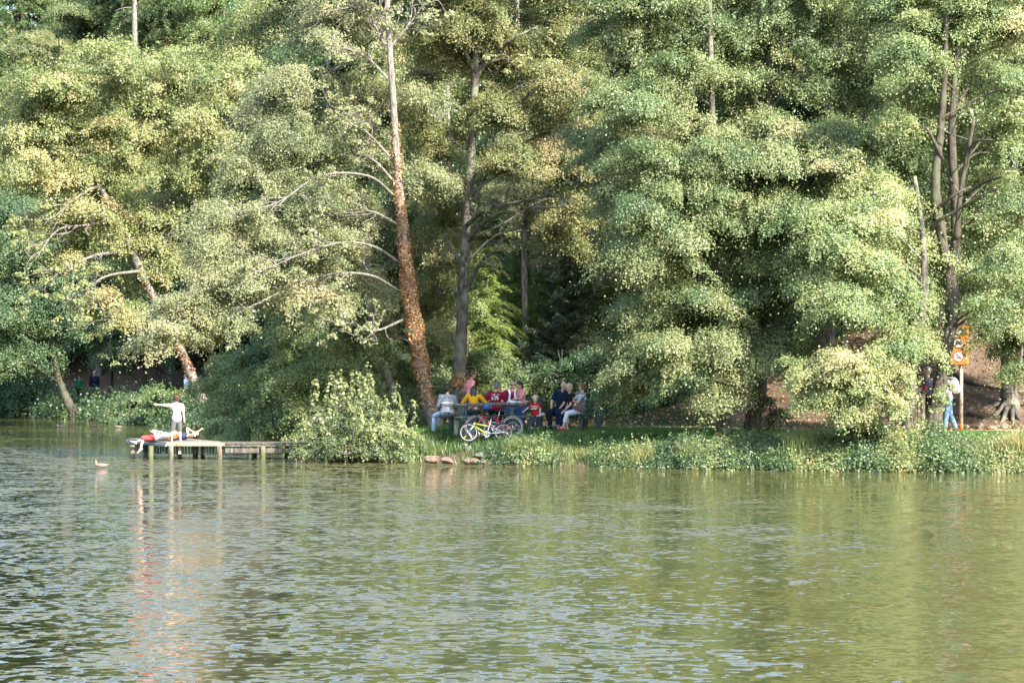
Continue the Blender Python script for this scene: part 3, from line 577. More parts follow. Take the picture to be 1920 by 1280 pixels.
# conifers
def conifer_meshes(name, H, Rb, dens, lm, droop=.35, z0=.08, nl=.1, trunk_r=.012):
    tw = MB(); lf = MB(); tube(tw, [[0, 0, -.4], [0, 0, H*.3], [0, 0, H*.7], [0, 0, H]], [H*trunk_r, H*trunk_r*.8, H*trunk_r*.45, .02], 8)
    z = H*z0
    while z < H*.99:
        f = 1-z/H; L0 = Rb*f**.85+.15; k = 6
        for a in rng.uniform(0, 2*PI)+np.arange(k)*2*PI/k+rng.normal(0, .2, k):
            L = L0*rng.uniform(.5, 1.3); d = np.array([math.cos(a), math.sin(a), 0]); n = int(L*dens*60*(1.4-f*.4)); 
            if n < 6: n = 6
            t = rng.uniform(.05, 1, n)**.8; zj = rng.normal(0, .12*L); wd = (1-t)*.42*L+.06; s = rng.uniform(-1, 1, n)*wd
            side = np.array([-d[1], d[0], 0]); zz = z+zj*t+.25*L*t*(1-t)*2-droop*L*t**2+rng.normal(0, .03, n)-np.abs(s)*.35
            P = d*(t*L)[:, None]+side*s[:, None]; P[:, 2] += zz
            roll = d*.6+side*np.sign(s)[:, None]*.8+np.array([0, 0, -.35])+rng.normal(0, .2, (n, 3))
            leaves(lf, P, np.array([0, 0, 1.])+d*.4+rng.normal(0, .35, (n, 3)), nl*rng.uniform(1.2, 2.4, n), nl*.4, .5+rng.normal(0, .2, n)+.25*(t-.5), roll)
            if L > .8: tube(tw, [[0, 0, z], d*L*.5+np.array([0, 0, z+.03*L]), d*L*.9+np.array([0, 0, z-droop*L*.8])], [.03, .02, .008], 4)
        z += max(.16, .034*H)*rng.uniform(.8, 1.2)
    return tw.mesh(name+'_trunk', BKD if lm is not LCY else BKL, smooth=True), lf.mesh(name+'_crown', lm)
def place_pair(name, label, cat, meshes, loc, rz, sc, group):
    r = thing(name, label, cat, loc, group); r.rotation_euler = (0, 0, rz); r.scale = (sc, sc, sc*rng.uniform(.92, 1.08))
    for nm, me in zip(('trunk', 'crown'), meshes):
        o = bpy.data.objects.new(nm, me); C.objects.link(o); o.parent = r
    return r
cy_ = conifer_meshes('young_conifer', 6, 2.1, 2.0, LCY, .25, .03, .075); cb_ = conifer_meshes('young_blue_conifer', 5, 1.9, 2.2, LCB, -.35, .05, .075)
cs_ = conifer_meshes('spruce', 20, 4.2, 1.0, LC, .45, .1, .14); csb = conifer_meshes('blue_spruce', 18, 4.2, 1.0, LCB, .1, .1, .14)
def on(px, d): x = (px-960)/FPX*d; return (x, d, gz(x, d)-.05)
for (px, d, ms, sc, lb) in ((915, 95, cy_, .95, 'yellow-green young conifer directly behind the girl in mustard'), (965, 98, cy_, 1.0, 'bright yellow-green young conifer behind the elderly man'), (1060, 96, cb_, 1.15, 'blue-green young spruce behind the bench sitters'),
                            (1110, 99, cy_, 1.2, 'yellow-tinged young conifer right of the blue-green spruce'), (1165, 102, cy_, 1.3, 'lime green young conifer showing between the alders'), (1010, 100, cy_, .9, 'small sunlit conifer between the slender trunk and the blue-green spruce'),
                            (900, 108, cy_, 1.5, 'taller yellow-green conifer standing behind the smaller ones'), (1190, 112, cy_, 1.6, 'tall bright conifer higher on the slope among the alders')):
    place_pair('young_conifer', lb, 'conifer', ms, on(px, d), rng.uniform(0, 6), sc, 'young conifers behind the picnic group')
for (px, d, ms, sc, lb) in ((40, 182, cs_, 1.2, 'drooping green spruce in the top left corner'), (110, 188, cs_, 1.1, 'tall spruce right of the corner spruce at top left'), (175, 190, csb, 1.15, 'blue-green spruce left of the bare pale pine trunk'),
                            (350, 186, csb, 1.1, 'blue-green spruce right of the bare pale pine trunk'), (-20, 176, cs_, 1.1, 'dark spruce cut by the left edge of the picture'), (310, 200, cs_, 1.2, 'dark spruce behind the bare pale pine trunk'),
                            (420, 190, cs_, 1.0, 'spruce behind the pale crowns, right of the second blue-green one'), (230, 205, cs_, 1.25, 'deep shaded spruce highest on the hill at left')):
    place_pair('spruce_tree', lb, 'conifer', ms, on(px, d), rng.uniform(0, 6), sc, 'tall spruces on the hill at top left')
def bare_trunk(label, px, d, hw, ptop, pbot, lean=0, mat=BKL, dead=6):
    x = (px-960)/FPX*d; b = np.array([x, d, gz(x, d)-.1]); top = W(px+lean, ptop, d); r = hw/FPX*d
    root = thing('bare_trunk_tree', label, 'tree', b); m = MB(); P = spline([b, (b*.6+top*.4)+[.1, 0, 0], top], 6); tube(m, P, np.linspace(r*1.25, r*.75, len(P)), 10, jit=.04)
    for _ in range(dead):
        z = rng.uniform(.55, 1); i = int(z*(len(P)-1)); a = rng.uniform(0, 2*PI); L = rng.uniform(1, 2.5); e = P[i]+np.array([math.cos(a)*L, math.sin(a)*L*.5-.4, rng.uniform(-.6, .5)]); tube(m, spline([P[i], (P[i]+e)/2+[0, 0, .1], e], 4), np.linspace(.05, .012, 9), 5)
    m.build('trunk', mat, root, smooth=True)
    lf = MB()
    for _ in range(8): blob(lf, None, top+rng.normal(0, 1.0, 3)+np.array([0, 0, 3.0]), (1.6, 1.6, 1), .15, .8, .4, .8)
    lf.build('crown', LC, root)
bare_trunk('bare pale pine trunk standing between blue-green spruces at top left', 255, 183, 6, -60, 90, -4)
bare_trunk('short pale trunk glimpsed between crowns left of the leaning alder', 614, 96, 4.5, 60, 300)
bare_trunk('pale thin trunk between the leaning alder and the straight alder', 838, 93, 5, 80, 400)
bare_trunk('pale trunk glimpsed above the blue-green young spruce', 1050, 104, 4.5, 440, 560, mat=BKL, dead=1)
bare_trunk('brown pine trunk at top centre, left one of two close together', 1140, 135, 4.5, -20, 90, mat=BKD)
bare_trunk('brown pine trunk at top centre, right one of two close together', 1178, 137, 5, -20, 90, mat=BKD)

# generic broadleaf crowns for the wooded hillside: a few built, then copied
def wood_tree(H, Rc, lm, tone, bm, seed):
    tw = MB(); lf = MB(); bend = rng.normal(0, .5, 2); T = spline([[0, 0, -.5], [bend[0]*.4, bend[1]*.4, H*.35], [bend[0], bend[1], H*.7], [bend[0]*1.3, bend[1], H*.95]], 6)
    Rr = np.linspace(H*.016, .04, len(T)); tube(tw, T, Rr, 9, jit=.05)
    n = 26
    for k in range(n):
        f = rng.uniform(.16, .98); z = H*f; prof = math.sin(PI*min(1, (f-.05)/.95)**.8)**.6; a = k*2.4+rng.normal(0, .3); rr = Rc*prof*rng.uniform(.45, .9)
        c = np.array([math.cos(a)*rr, math.sin(a)*rr, z]); limb(tw, T, Rr, c); r = Rc*.34*rng.uniform(.8, 1.25)
        blob(lf, tw, c, (r, r, r*.7), .088, .9, tone+rng.normal(0, .08), .75, rust=.02)
    return tw.mesh('wood_trunk', bm, smooth=True), lf.mesh('wood_crown', lm)
protos = [wood_tree(17, 4.2, LB, .5, BK, 1), wood_tree(19, 4.6, LG, .45, BKD, 2), wood_tree(16, 4.0, LY, .4, BKL, 3), wood_tree(15, 4.4, LD, .6, BKD, 4)]
spots = []
for row, (D0, step, off) in enumerate(((15, 4.6, 0), (21, 5.0, 2.2), (28, 5.5, 1.0), (36, 6.0, 3), (45, 6.2, 0), (56, 6.5, 3), (66, 5.0, 3))):
    xs_, ys_ = shore_offset(D0, -75, 55, 400)
    acc = 1e9; last = None
    for x, y in zip(xs_, ys_):
        if last is None or math.hypot(x-last[0], y-last[1]) > step:
            last = (x, y); xx, yy = x+rng.normal(0, .8), y+rng.normal(0, .8); px = 960+xx/yy*FPX
            if not -260 < px < 2180 or (row == 6 and px > 640): continue
            if row <= 1 and 860 < px < 1540 and yy < 112: continue      # clearing of young conifers
            if row <= 1 and 1640 < px and yy < 92: continue    # bare slope
            if row == 1 and 880 < px < 1180 and yy < 108: continue
            spots.append((xx, yy, px, row))
for (x, y, px, row) in spots:
    top = gz(x, y)
    if px > 1150: pi_ = rng.choice([0, 1, 1, 3])
    elif px > 560: pi_ = rng.choice([0, 2, 2, 1])
    else: pi_ = rng.choice([2, 2, 0, 3])
    ms = protos[pi_]
    con = (row >= 4 and rng.uniform() < .5 and px < 500) or (row >= 2 and px < 240 and rng.uniform() < .6)
    where = [t for q, t in ((60, 'at the left end of the cove'), (250, 'above the cove strollers'), (560, 'behind the leaning cove alder'), (860, 'behind the ivy-clad alder'), (1150, 'behind the picnic group'), (1450, 'behind the two thick-trunked alders'), (1700, 'behind the low weeping tree'), (9999, 'above the bare earth slope')) if px < q][0]
    high = ('low on', 'low on', 'midway up', 'midway up', 'high on', 'high on', 'topping')[row]
    if con: place_pair('spruce_tree', 'dark spruce %s the wooded hill %s' % (high, where), 'conifer', cs_, (x, y, top-.1), rng.uniform(0, 6), rng.uniform(.95, 1.25)*(1.25 if row >= 5 else 1), 'spruces %s the hill %s' % (high, where))
    else: place_pair('broadleaf_tree', '%s tree %s the wooded hill %s' % (('mid-green leafy', 'lush green tall', 'pale yellow-green', 'dark green bushy')[pi_], high, where), 'tree', ms, (x, y, top-.1), rng.uniform(0, 6.28), rng.uniform(.85, 1.15)*(1.25 if (row >= 3 and px > 1250) or row >= 5 else 1), 'broadleaf trees %s the hill %s' % (high, where))

# ------------------------------------------------------------------ grass, brambles and tall grass on the banks
def blades(mb, x, y, h, wd, tone, lean=.3, z=None):
    n = len(x); z = ground(x, y)-.01 if z is None else z; B = np.stack([x, y, z], -1); a = rng.uniform(0, 2*PI, n); h = np.broadcast_to(h, (n,))*rng.uniform(.6, 1.2, n)
    s = np.stack([np.cos(a), np.sin(a), a*0], -1)*(wd/2); l = rng.normal(0, lean, (n, 2))*h[:, None]
    mid = B+np.stack([l[:, 0]*.35, l[:, 1]*.35, h*.6], -1); top = B+np.stack([l[:, 0], l[:, 1], h], -1)
    V = np.stack([B-s, B+s, mid+s*.7, mid-s*.7, top], 1).reshape(-1, 3); b = np.arange(n)*5
    q = np.stack([b, b+1, b+2, b+3], -1); t = np.stack([b+3, b+2, b+4], -1); tt = np.clip(tone+rng.normal(0, .18, n), 0, 1)
    mb.add(V, q, t); mb.tint.append((tt)); mb.has = True; mb._t2 = getattr(mb, '_t2', [])+[tt]
def build_blades(mb, name, mat, **kw):
    mb.tint = [np.concatenate(mb.tint), np.concatenate(mb._t2)]; return mb.build(name, mat, **kw)
gb = MB(); n = 170000; x = rng.uniform(-6, 14.5, n); sy = np.interp(x, SH[:, 0], SH[:, 1]); y = sy+rng.uniform(.3, 11.5, n)**1.0
D = sdist(x, y); keep = (D > .5) & ~((D > 6.8) & (D < 8.6)) & ~((D > 6.2) & (x > 7)) & (rng.uniform(0, 1, n) < np.where(fbm(x, y, .9) > -.6, 1, .55)) & ~((np.abs(x+.4) < 1.9) & (np.abs(y-79.6) < .9) & (rng.uniform(0, 1, n) < .6))
x, y = x[keep], y[keep]; blades(gb, x, y, .07+.03*fbm(x, y, 2), .012, .45+.12*fbm(x, y, .8, 5), .4)
tag(build_blades(gb, 'grass', LGR), 'short green lawn grass around the picnic table and bench', 'grass', kind='stuff')
tg = MB()
for _ in range(150):
    x0 = rng.uniform(0.2, 14.5) if rng.uniform() < .93 else rng.uniform(-4, 0); sy0 = np.interp(x0, SH[:, 0], SH[:, 1]); y0 = sy0+rng.uniform(.1, 1.5 if x0 > 3 else .8); k = rng.integers(30, 90)
    x = x0+rng.normal(0, .18, k); y = y0+rng.normal(0, .15, k); blades(tg, x, y, rng.uniform(.15, .5 if x0 > 6 else .32), .016, rng.uniform(.1, .55), .35, z=np.maximum(ground(x, y), 0)-.01)
for px, py, dd, h, t in ((985, 850, 75.6, .5, .4), (960, 845, 75.8, .5, .4), (1005, 850, 75.4, .45, .3), (1490, 850, 71.3, .8, .25), (1500, 850, 71.4, .75, .3), (785, 845, 77.7, .55, .25), (800, 850, 77.6, .4, .3), (1910, 850, 70, .7, .75), (1895, 855, 70, .6, .7), (1290, 860, 72.2, .6, .5), (1200, 860, 73, .5, .6)):
    for _ in range(4):
        p = W(px+rng.normal(0, 8), py, dd); x = p[0]+rng.normal(0, .12, 60); y = p[1]+rng.normal(0, .12, 60); blades(tg, x, y, h, .018, t, .3, z=np.maximum(ground(x, y), 0)-.01)
xs_ = rng.uniform(-60, -8, 16000); D = rng.uniform(.1, 4.5, len(xs_)); ys_ = np.interp(xs_, SH[:, 0], SH[:, 1])+D*1.6
ok = sdist(xs_, ys_) > .1; blades(tg, xs_[ok], ys_[ok], .38, .05, .3, .4)
tag(build_blades(tg, 'tall_grass', LRD), 'tall dry and green grass tufts fringing both banks', 'grass', kind='stuff')
br = MB()
for _ in range(1400):
    x0 = rng.uniform(2.2, 15.5) if rng.uniform() < .96 else rng.uniform(-1, 1.2); sy0 = np.interp(x0, SH[:, 0], SH[:, 1]); dmax = 1.9 if x0 > 6 else 1.3; y0 = sy0+rng.uniform(-.3, dmax)
    z0 = max(gz(x0, y0), 0); hmax = (.50 if x0 > 7 else .30)*max(.15, .55+.55*math.sin(x0*1.3+1)+.35*math.sin(x0*3.1)+.2*math.sin(x0*7.3)); z = z0+rng.uniform(.0, max(.05, hmax*.8))
    spray(br, np.array([x0, y0, z]), np.array([rng.normal(0, .3), -.75, .3]), rng.uniform(.14, .32), int(rng.uniform(80, 170)), .058, (.45 if x0 > 7 else .3)+.2*math.sin(x0*2.7)+rng.normal(0, .15), .5, .6)
for _ in range(900):
    x0 = rng.uniform(-55, -8.5); sy0 = np.interp(x0, SH[:, 0], SH[:, 1]); y0 = sy0+rng.uniform(-.6, 5); 
    if sdist(np.array([x0]), np.array([y0]))[0] > 4.2: continue
    z = max(gz(x0, y0), 0)+rng.uniform(0, .5); spray(br, np.array([x0, y0, z]), np.array([.2, -.7, .3]), rng.uniform(.4, .9), 90, .16, .25+rng.normal(0, .12), .5, .5)
tag(br.build('undergrowth', LBR), 'brambles and low leafy undergrowth covering the shoreline banks', 'undergrowth', kind='stuff')
lt = MB(); n = 12000; x = rng.uniform(-4, 20, n); D0 = rng.uniform(6.5, 22, n); y = np.interp(x, SH[:, 0], SH[:, 1])+D0; P = np.stack([x, y, ground(x, y)+.02], -1)
leaves(lt, P, rng.normal(0, .35, (n, 3))+[0, -.2, 1], .09, .06, rng.uniform(0, 1, n)); tag(lt.build('leaf_litter', LI), 'fallen brown leaves scattered over the earth slope', 'leaf litter', kind='stuff')

# ------------------------------------------------------------------ rocks
def rock(label, px, py, d, sx, sz, sy=None, rz=0, mat=ROCK, sink=.25, z=None):
    V, Q, T = unit_sphere(20, 12); V = V.copy(); n = V/np.linalg.norm(V, axis=1)[:, None]
    for _ in range(9):        # cut flat facets
        d_ = rng.normal(size=3); d_ /= np.linalg.norm(d_); h = rng.uniform(.55, .85); o = V @ d_; V = V-np.outer(np.maximum(o-h, 0), d_)*.9
    V += .03*rng.normal(size=V.shape); V *= np.array([sx, sy or sx*.7, sz])/2*1.15
    c, s = math.cos(rz), math.sin(rz); V = V @ np.array([[c, 0, s], [0, 1, 0], [-s, 0, c]]).T
    p = W(px, py, d); m = MB(); m.add(V+p, Q, T); o = m.build('rock', mat); tag(o, label, 'rock', 'rocks on the shore'); return o
GREYR = plain('grey_stone', (.17, .16, .155), .9, noise=.4, scale=5, bump=.04)
for a in (('pinkish boulder at the waterline beside the round shrub', 808, 860, 76.9, .5, .2), ('sloping grey-pink rock in the water right of the first boulder', 839, 863, 76.6, .36, .17, None, .25), ('long flat pink rock at the waterline below the bicycles', 884, 864, 76.0, .48, .15),
          ('grey rock resting on top of the flat pink one', 902, 854, 76.2, .4, .2, None, 0, GREYR), ('small grey rock half under the tall grass', 936, 867, 75.6, .22, .1, None, 0, GREYR), ('reddish rock at the right end of the flat pink one', 906, 865, 75.8, .2, .1),
          ('small pale stone bedded in the lawn slope, upper left', 872, 834, 77.5, .16, .07, None, 0, GREYR), ('small pinkish stone bedded in the lawn slope', 913, 842, 77.0, .2, .08), ('grey wedge-shaped stone in the lawn slope', 877, 841, 77.2, .18, .12, None, 0, GREYR), ('little upright stone in the lawn slope', 900, 838, 77.3, .08, .1, None, 0, GREYR),
          ('grey rock in the undergrowth below the bench', 1040, 866, 74.9, .32, .2, None, 0, GREYR), ('low stone at the waterline below the tall grass', 975, 868, 75.3, .3, .1, None, 0, GREYR),
          ('pale rock on the cove shore below the strolling pair', 138, 780, 155.6, .9, .3, None, 0, GREYR), ('dark low rock at the left of the cove shore', 112, 780, 156.5, .7, .22, None, 0, GREYR), ('grey rock at the waterline left of the pointing boy', 240, 787, 141.5, .35, .3, None, 0, GREYR), ('dark rock by the leaning stump in the cove', 55, 777, 161, .7, .25, None, 0, GREYR),
          ('round sandy stone at the foot of the signpost slope', 1838, 800, 77.8, .2, .2), ('sandy stone lying right of the round one', 1882, 798, 77.8, .28, .2), ('small sandy stone nearest the signpost', 1812, 801, 77.6, .16, .12), ('flat sandy stone between two rounder ones', 1858, 802, 77.7, .35, .13)):
    rock(*a)
# ------------------------------------------------------------------ surface roots on the earth slope
for k, pl in enumerate(('1790,745,84 1830,752,83 1870,742,82.5 1910,755,82', '1480,760,84 1520,752,84 1560,762,83', '1815,770,80.5 1850,778,80 1900,770,80.2')):
    P = np.array([W(*v) for v in pts(pl)]); P[:, 2] = ground(P[:, 0], P[:, 1])+.02; m = MB(); Q = spline(P, 6); tube(m, Q, np.linspace(.09, .03, len(Q)), 7, jit=.1)
    tag(m.build('surface_root', BKD, smooth=True), ('long bare root snaking across the slope behind the signpost', 'bare root on the earth slope beyond the two thick trunks', 'low bare root in front of the rooted tree')[k], 'root', 'bare roots on the earth slope')

# ------------------------------------------------------------------ jetty
def pz(px, py, d): return W(px, py, d)
jd = 80.2; jz = .47
root = thing('jetty', 'low weathered wooden jetty with a grey angled end where the boys are', 'jetty', (W(420, 0, jd)[0], 81, 0))
xa, xb, xe = W(312, 0, jd)[0], W(422, 0, jd)[0], W(575, 0, jd)[0]
m = MB(); x = xa
while x < xe: box(m, (x+.07, jd+.95, jz-.02+rng.normal(0, .003)), (.132, 1.85, .04), bev=.006); x += .142
m.build('deck', WOOD, root)
m = MB(); beam(m, (xa+.02, jd-.02, jz-.045), (xb, jd-.02, jz-.045), .045, .10); m.build('front_board', WOODL, root)
m = MB(); beam(m, (xb+.01, jd-.01, jz-.085), (xe, jd-.01, jz-.085), .045, .05); beam(m, (xb, jd+.02, jz-.22), (xe, jd+.02, jz-.22), .06, .14); m.build('side_beam', WOOD, root)
L0 = np.array([W(237, 0, 82.6)[0], 82.6, jz+.05]); L1 = np.array([xa, jd, jz-.002]); dv = (L1-L0); ln = np.linalg.norm(dv); ux = dv/ln; uy = np.array([-ux[1], ux[0], 0])
m = MB()
for k in range(int(ln/.14)):
    c = L0+ux*(.07+k*.14)+uy*.85; M3 = np.stack([ux, uy, np.cross(ux, uy)], 1); box(m, c+np.array([0, 0, .005]), (.132, 1.7, .04), M3=M3, bev=.006)
m.build('platform_deck', plain('grey_deck_boards', (.20, .185, .165), .85, noise=.3, scale=10), root)
m = MB(); beam(m, L0+[0, -.03, -.065], L1+[0, -.03, -.065], .05, .085); m.build('edge_board', plain('grey_blue_edge_board', (.24, .28, .30), .8, scale=9), root)
m = MB()
for k in range(34):
    t = k/33; a = L0+[.1, .25, 0]+(np.array([xb-.1, jd+.25, jz])-L0-[.1, .25, 0])*t
    if t < .45: a = L0+ux*(.1+t/.45*(ln-.1))+uy*.22
    else: a = np.array([xa+(xb-.1-xa)*(t-.45)/.55, jd+.22, jz])
    box(m, a+np.array([0, 0, -.20]), (.05, .02, .26+.03*rng.normal()), bev=.004)
m.build('slat', WOODG, root)
for px, d, r in ((248, 81.4, .085), (283, 80.5, .085), (273, 82.3, .08), (320.5, 80.12, .085), (337, 81.9, .07), (366, 81.3, .09), (380, 81.5, .07), (411.5, 80.12, .085), (477, 81.3, .08), (493, 80.15, .085), (545, 80.3, .085), (538, 81.6, .08)):
    x = W(px, 0, d)[0]; m = MB(); r *= .85; tube(m, [(x, d, -1.2), (x, d, -.2), (x, d, .1), (x, d, jz-.09)], [r*1.05, r*1.04, r, r*.97], 12, jit=.03); m.build('pile', PILE, root, smooth=True)
m = MB(); box(m, (W(336.5, 0, 80.3)[0], 80.35, jz-.2), (.085, .06, .26), bev=.01); m.build('cross_brace', WOODL, root); m = MB(); box(m, (W(406, 0, 80.3)[0], 80.27, jz-.18), (.07, .06, .24), bev=.01); m.build('cross_brace', WOODL, root)

# ------------------------------------------------------------------ people
def srem(mb, voxel, smooth=3):
    o = bpy.data.objects.new('tmp', mb.mesh('tmp', None)); C.objects.link(o)
    md = o.modifiers.new('r', 'REMESH'); md.mode = 'VOXEL'; md.voxel_size = voxel; md.use_smooth_shade = True
    ms = o.modifiers.new('s', 'SMOOTH'); ms.factor = .5; ms.iterations = smooth
    dg = bpy.context.evaluated_depsgraph_get(); me = bpy.data.meshes.new_from_object(o.evaluated_get(dg))
    bpy.data.objects.remove(o); return me
def put(me, name, mat, parent=None, origin=None):
    off = np.array(wloc(parent)) if parent is not None else np.array(origin, float)
    me.transform(Matrix.Translation(Vector((-off).tolist()))); me.materials.clear(); me.materials.append(mat); me.name = name
    o = bpy.data.objects.new(name, me); C.objects.link(o)
    if parent is not None: o.parent = parent
    else: o.location = off
    return o
def skin(name, c): 
    m, nt, b = newmat(name); b.inputs['Base Color'].default_value = (*c, 1); b.inputs['Roughness'].default_value = .5; b.inputs['Subsurface Weight'].default_value = .08; b.inputs['Subsurface Radius'].default_value = (.02, .008, .004); return m
SK = skin('fair_skin', (.62, .38, .28)); SKT = skin('tanned_skin', (.48, .27, .18)); SKP = skin('pale_skin', (.72, .50, .40))
def cloth(name, c, n=.12): return plain(name, c, .85, noise=n, scale=22, bump=.006, spec=.15)
def patterned(name, cols, scale=18, kind='voronoi'):
    m, nt, b = newmat(name); tc = node(nt, 'ShaderNodeTexCoord')
    if kind == 'voronoi': n = node(nt, 'ShaderNodeTexVoronoi'); out = 'Color'
    elif kind == 'wave': n = node(nt, 'ShaderNodeTexWave', bands_direction='Z'); n.inputs['Distortion'].default_value = 3; n.inputs['Detail'].default_value = 3; out = 'Fac'
    elif kind == 'bands': n = node(nt, 'ShaderNodeTexWave', bands_direction='Z'); n.inputs['Distortion'].default_value = .3; out = 'Fac'
    else: n = node(nt, 'ShaderNodeTexNoise'); n.inputs['Detail'].default_value = 2; out = 0
    n.inputs['Scale'].default_value = scale; nt.links.new(tc.outputs['Object'], n.inputs['Vector'])
    f = n.outputs[out]
    if out == 'Color': s = node(nt, 'ShaderNodeSeparateColor'); nt.links.new(f, s.inputs[0]); f = s.outputs[0]
    k = len(cols); r = node(nt, 'ShaderNodeValToRGB'); cr = r.color_ramp; cr.interpolation = 'CONSTANT'
    while len(cr.elements) < k: cr.elements.new(.5)
    lo, hi = (.0, 1.) if kind != 'noise' else (.25, .72)
    for i, (e, c) in enumerate(zip(cr.elements, cols)): e.position = lo+(hi-lo)*i/k; e.color = (*c, 1)
    nt.links.new(f, r.inputs[0]); nt.links.new(r.outputs[0], b.inputs['Base Color']); b.inputs['Roughness'].default_value = .85; return m
HB = plain('brown_hair', (.07, .035, .02), .5, scale=40, noise=.5); HG = plain('grey_hair', (.35, .34, .33), .6, scale=40, noise=.4); HW = plain('white_hair', (.72, .71, .69), .6, scale=40)
HBL = plain('blonde_hair', (.58, .44, .25), .55, scale=40, noise=.4); HR = plain('burgundy_hair', (.035, .008, .014), .5, scale=40); HA = plain('auburn_hair', (.22, .085, .04), .55, scale=40, noise=.4); HD = plain('dark_brown_hair', (.03, .018, .014), .45, scale=40)
HGI = plain('reddish_hair', (.28, .12, .05), .55, scale=40, noise=.4); HGD = plain('dark_grey_hair', (.13, .135, .14), .55, scale=40, noise=.4)
JN = cloth('blue_denim', (.045, .095, .20)); JL = cloth('light_denim', (.33, .47, .64)); NV = cloth('navy_cloth', (.012, .02, .05)); BLK = cloth('black_cloth', (.012, .012, .016))
EYE = plain('dark_eye', (.03, .02, .02), .3, noise=0); LIP = plain('lips', (.42, .14, .12), .5, noise=.05)
SHADE = plain('dark_sunglass_plastic', (.01, .01, .012), .15, noise=0, spec=.6)
nrm = lambda v: np.asarray(v, float)/np.linalg.norm(v)
def hand(mb, wr, d, palmn, s, curl=.5):
    """palm, four bent fingers and a thumb at the side"""
    d = nrm(d); pn = np.asarray(palmn, float); pn = nrm(pn-d*np.dot(pn, d)); sd = np.cross(d, pn)
    M3 = np.stack([d, sd, pn], 1); ell(mb, wr+d*.045*s, (.052*s, .038*s, .018*s), M3)
    for k, L in enumerate((.066, .074, .069, .054)):
        a = wr+d*.082*s+sd*(k-1.5)*.0195*s; b = a+(d*math.cos(curl*.6)+pn*math.sin(curl*.6))*L*.5*s; c = b+(d*math.cos(curl*1.5)+pn*math.sin(curl*1.5))*L*.5*s
        rcone(mb, a, b, .0095*s, .0088*s, 8); rcone(mb, b, c, .0088*s, .0075*s, 8)
    a = wr+d*.025*s-sd*.032*s; b = a+(d*.6-sd*.6+pn*.3)*.035*s; rcone(mb, a, b, .012*s, .01*s, 8); rcone(mb, b, b+nrm(d*.9-sd*.2+pn*.3)*.03*s, .01*s, .008*s, 8)
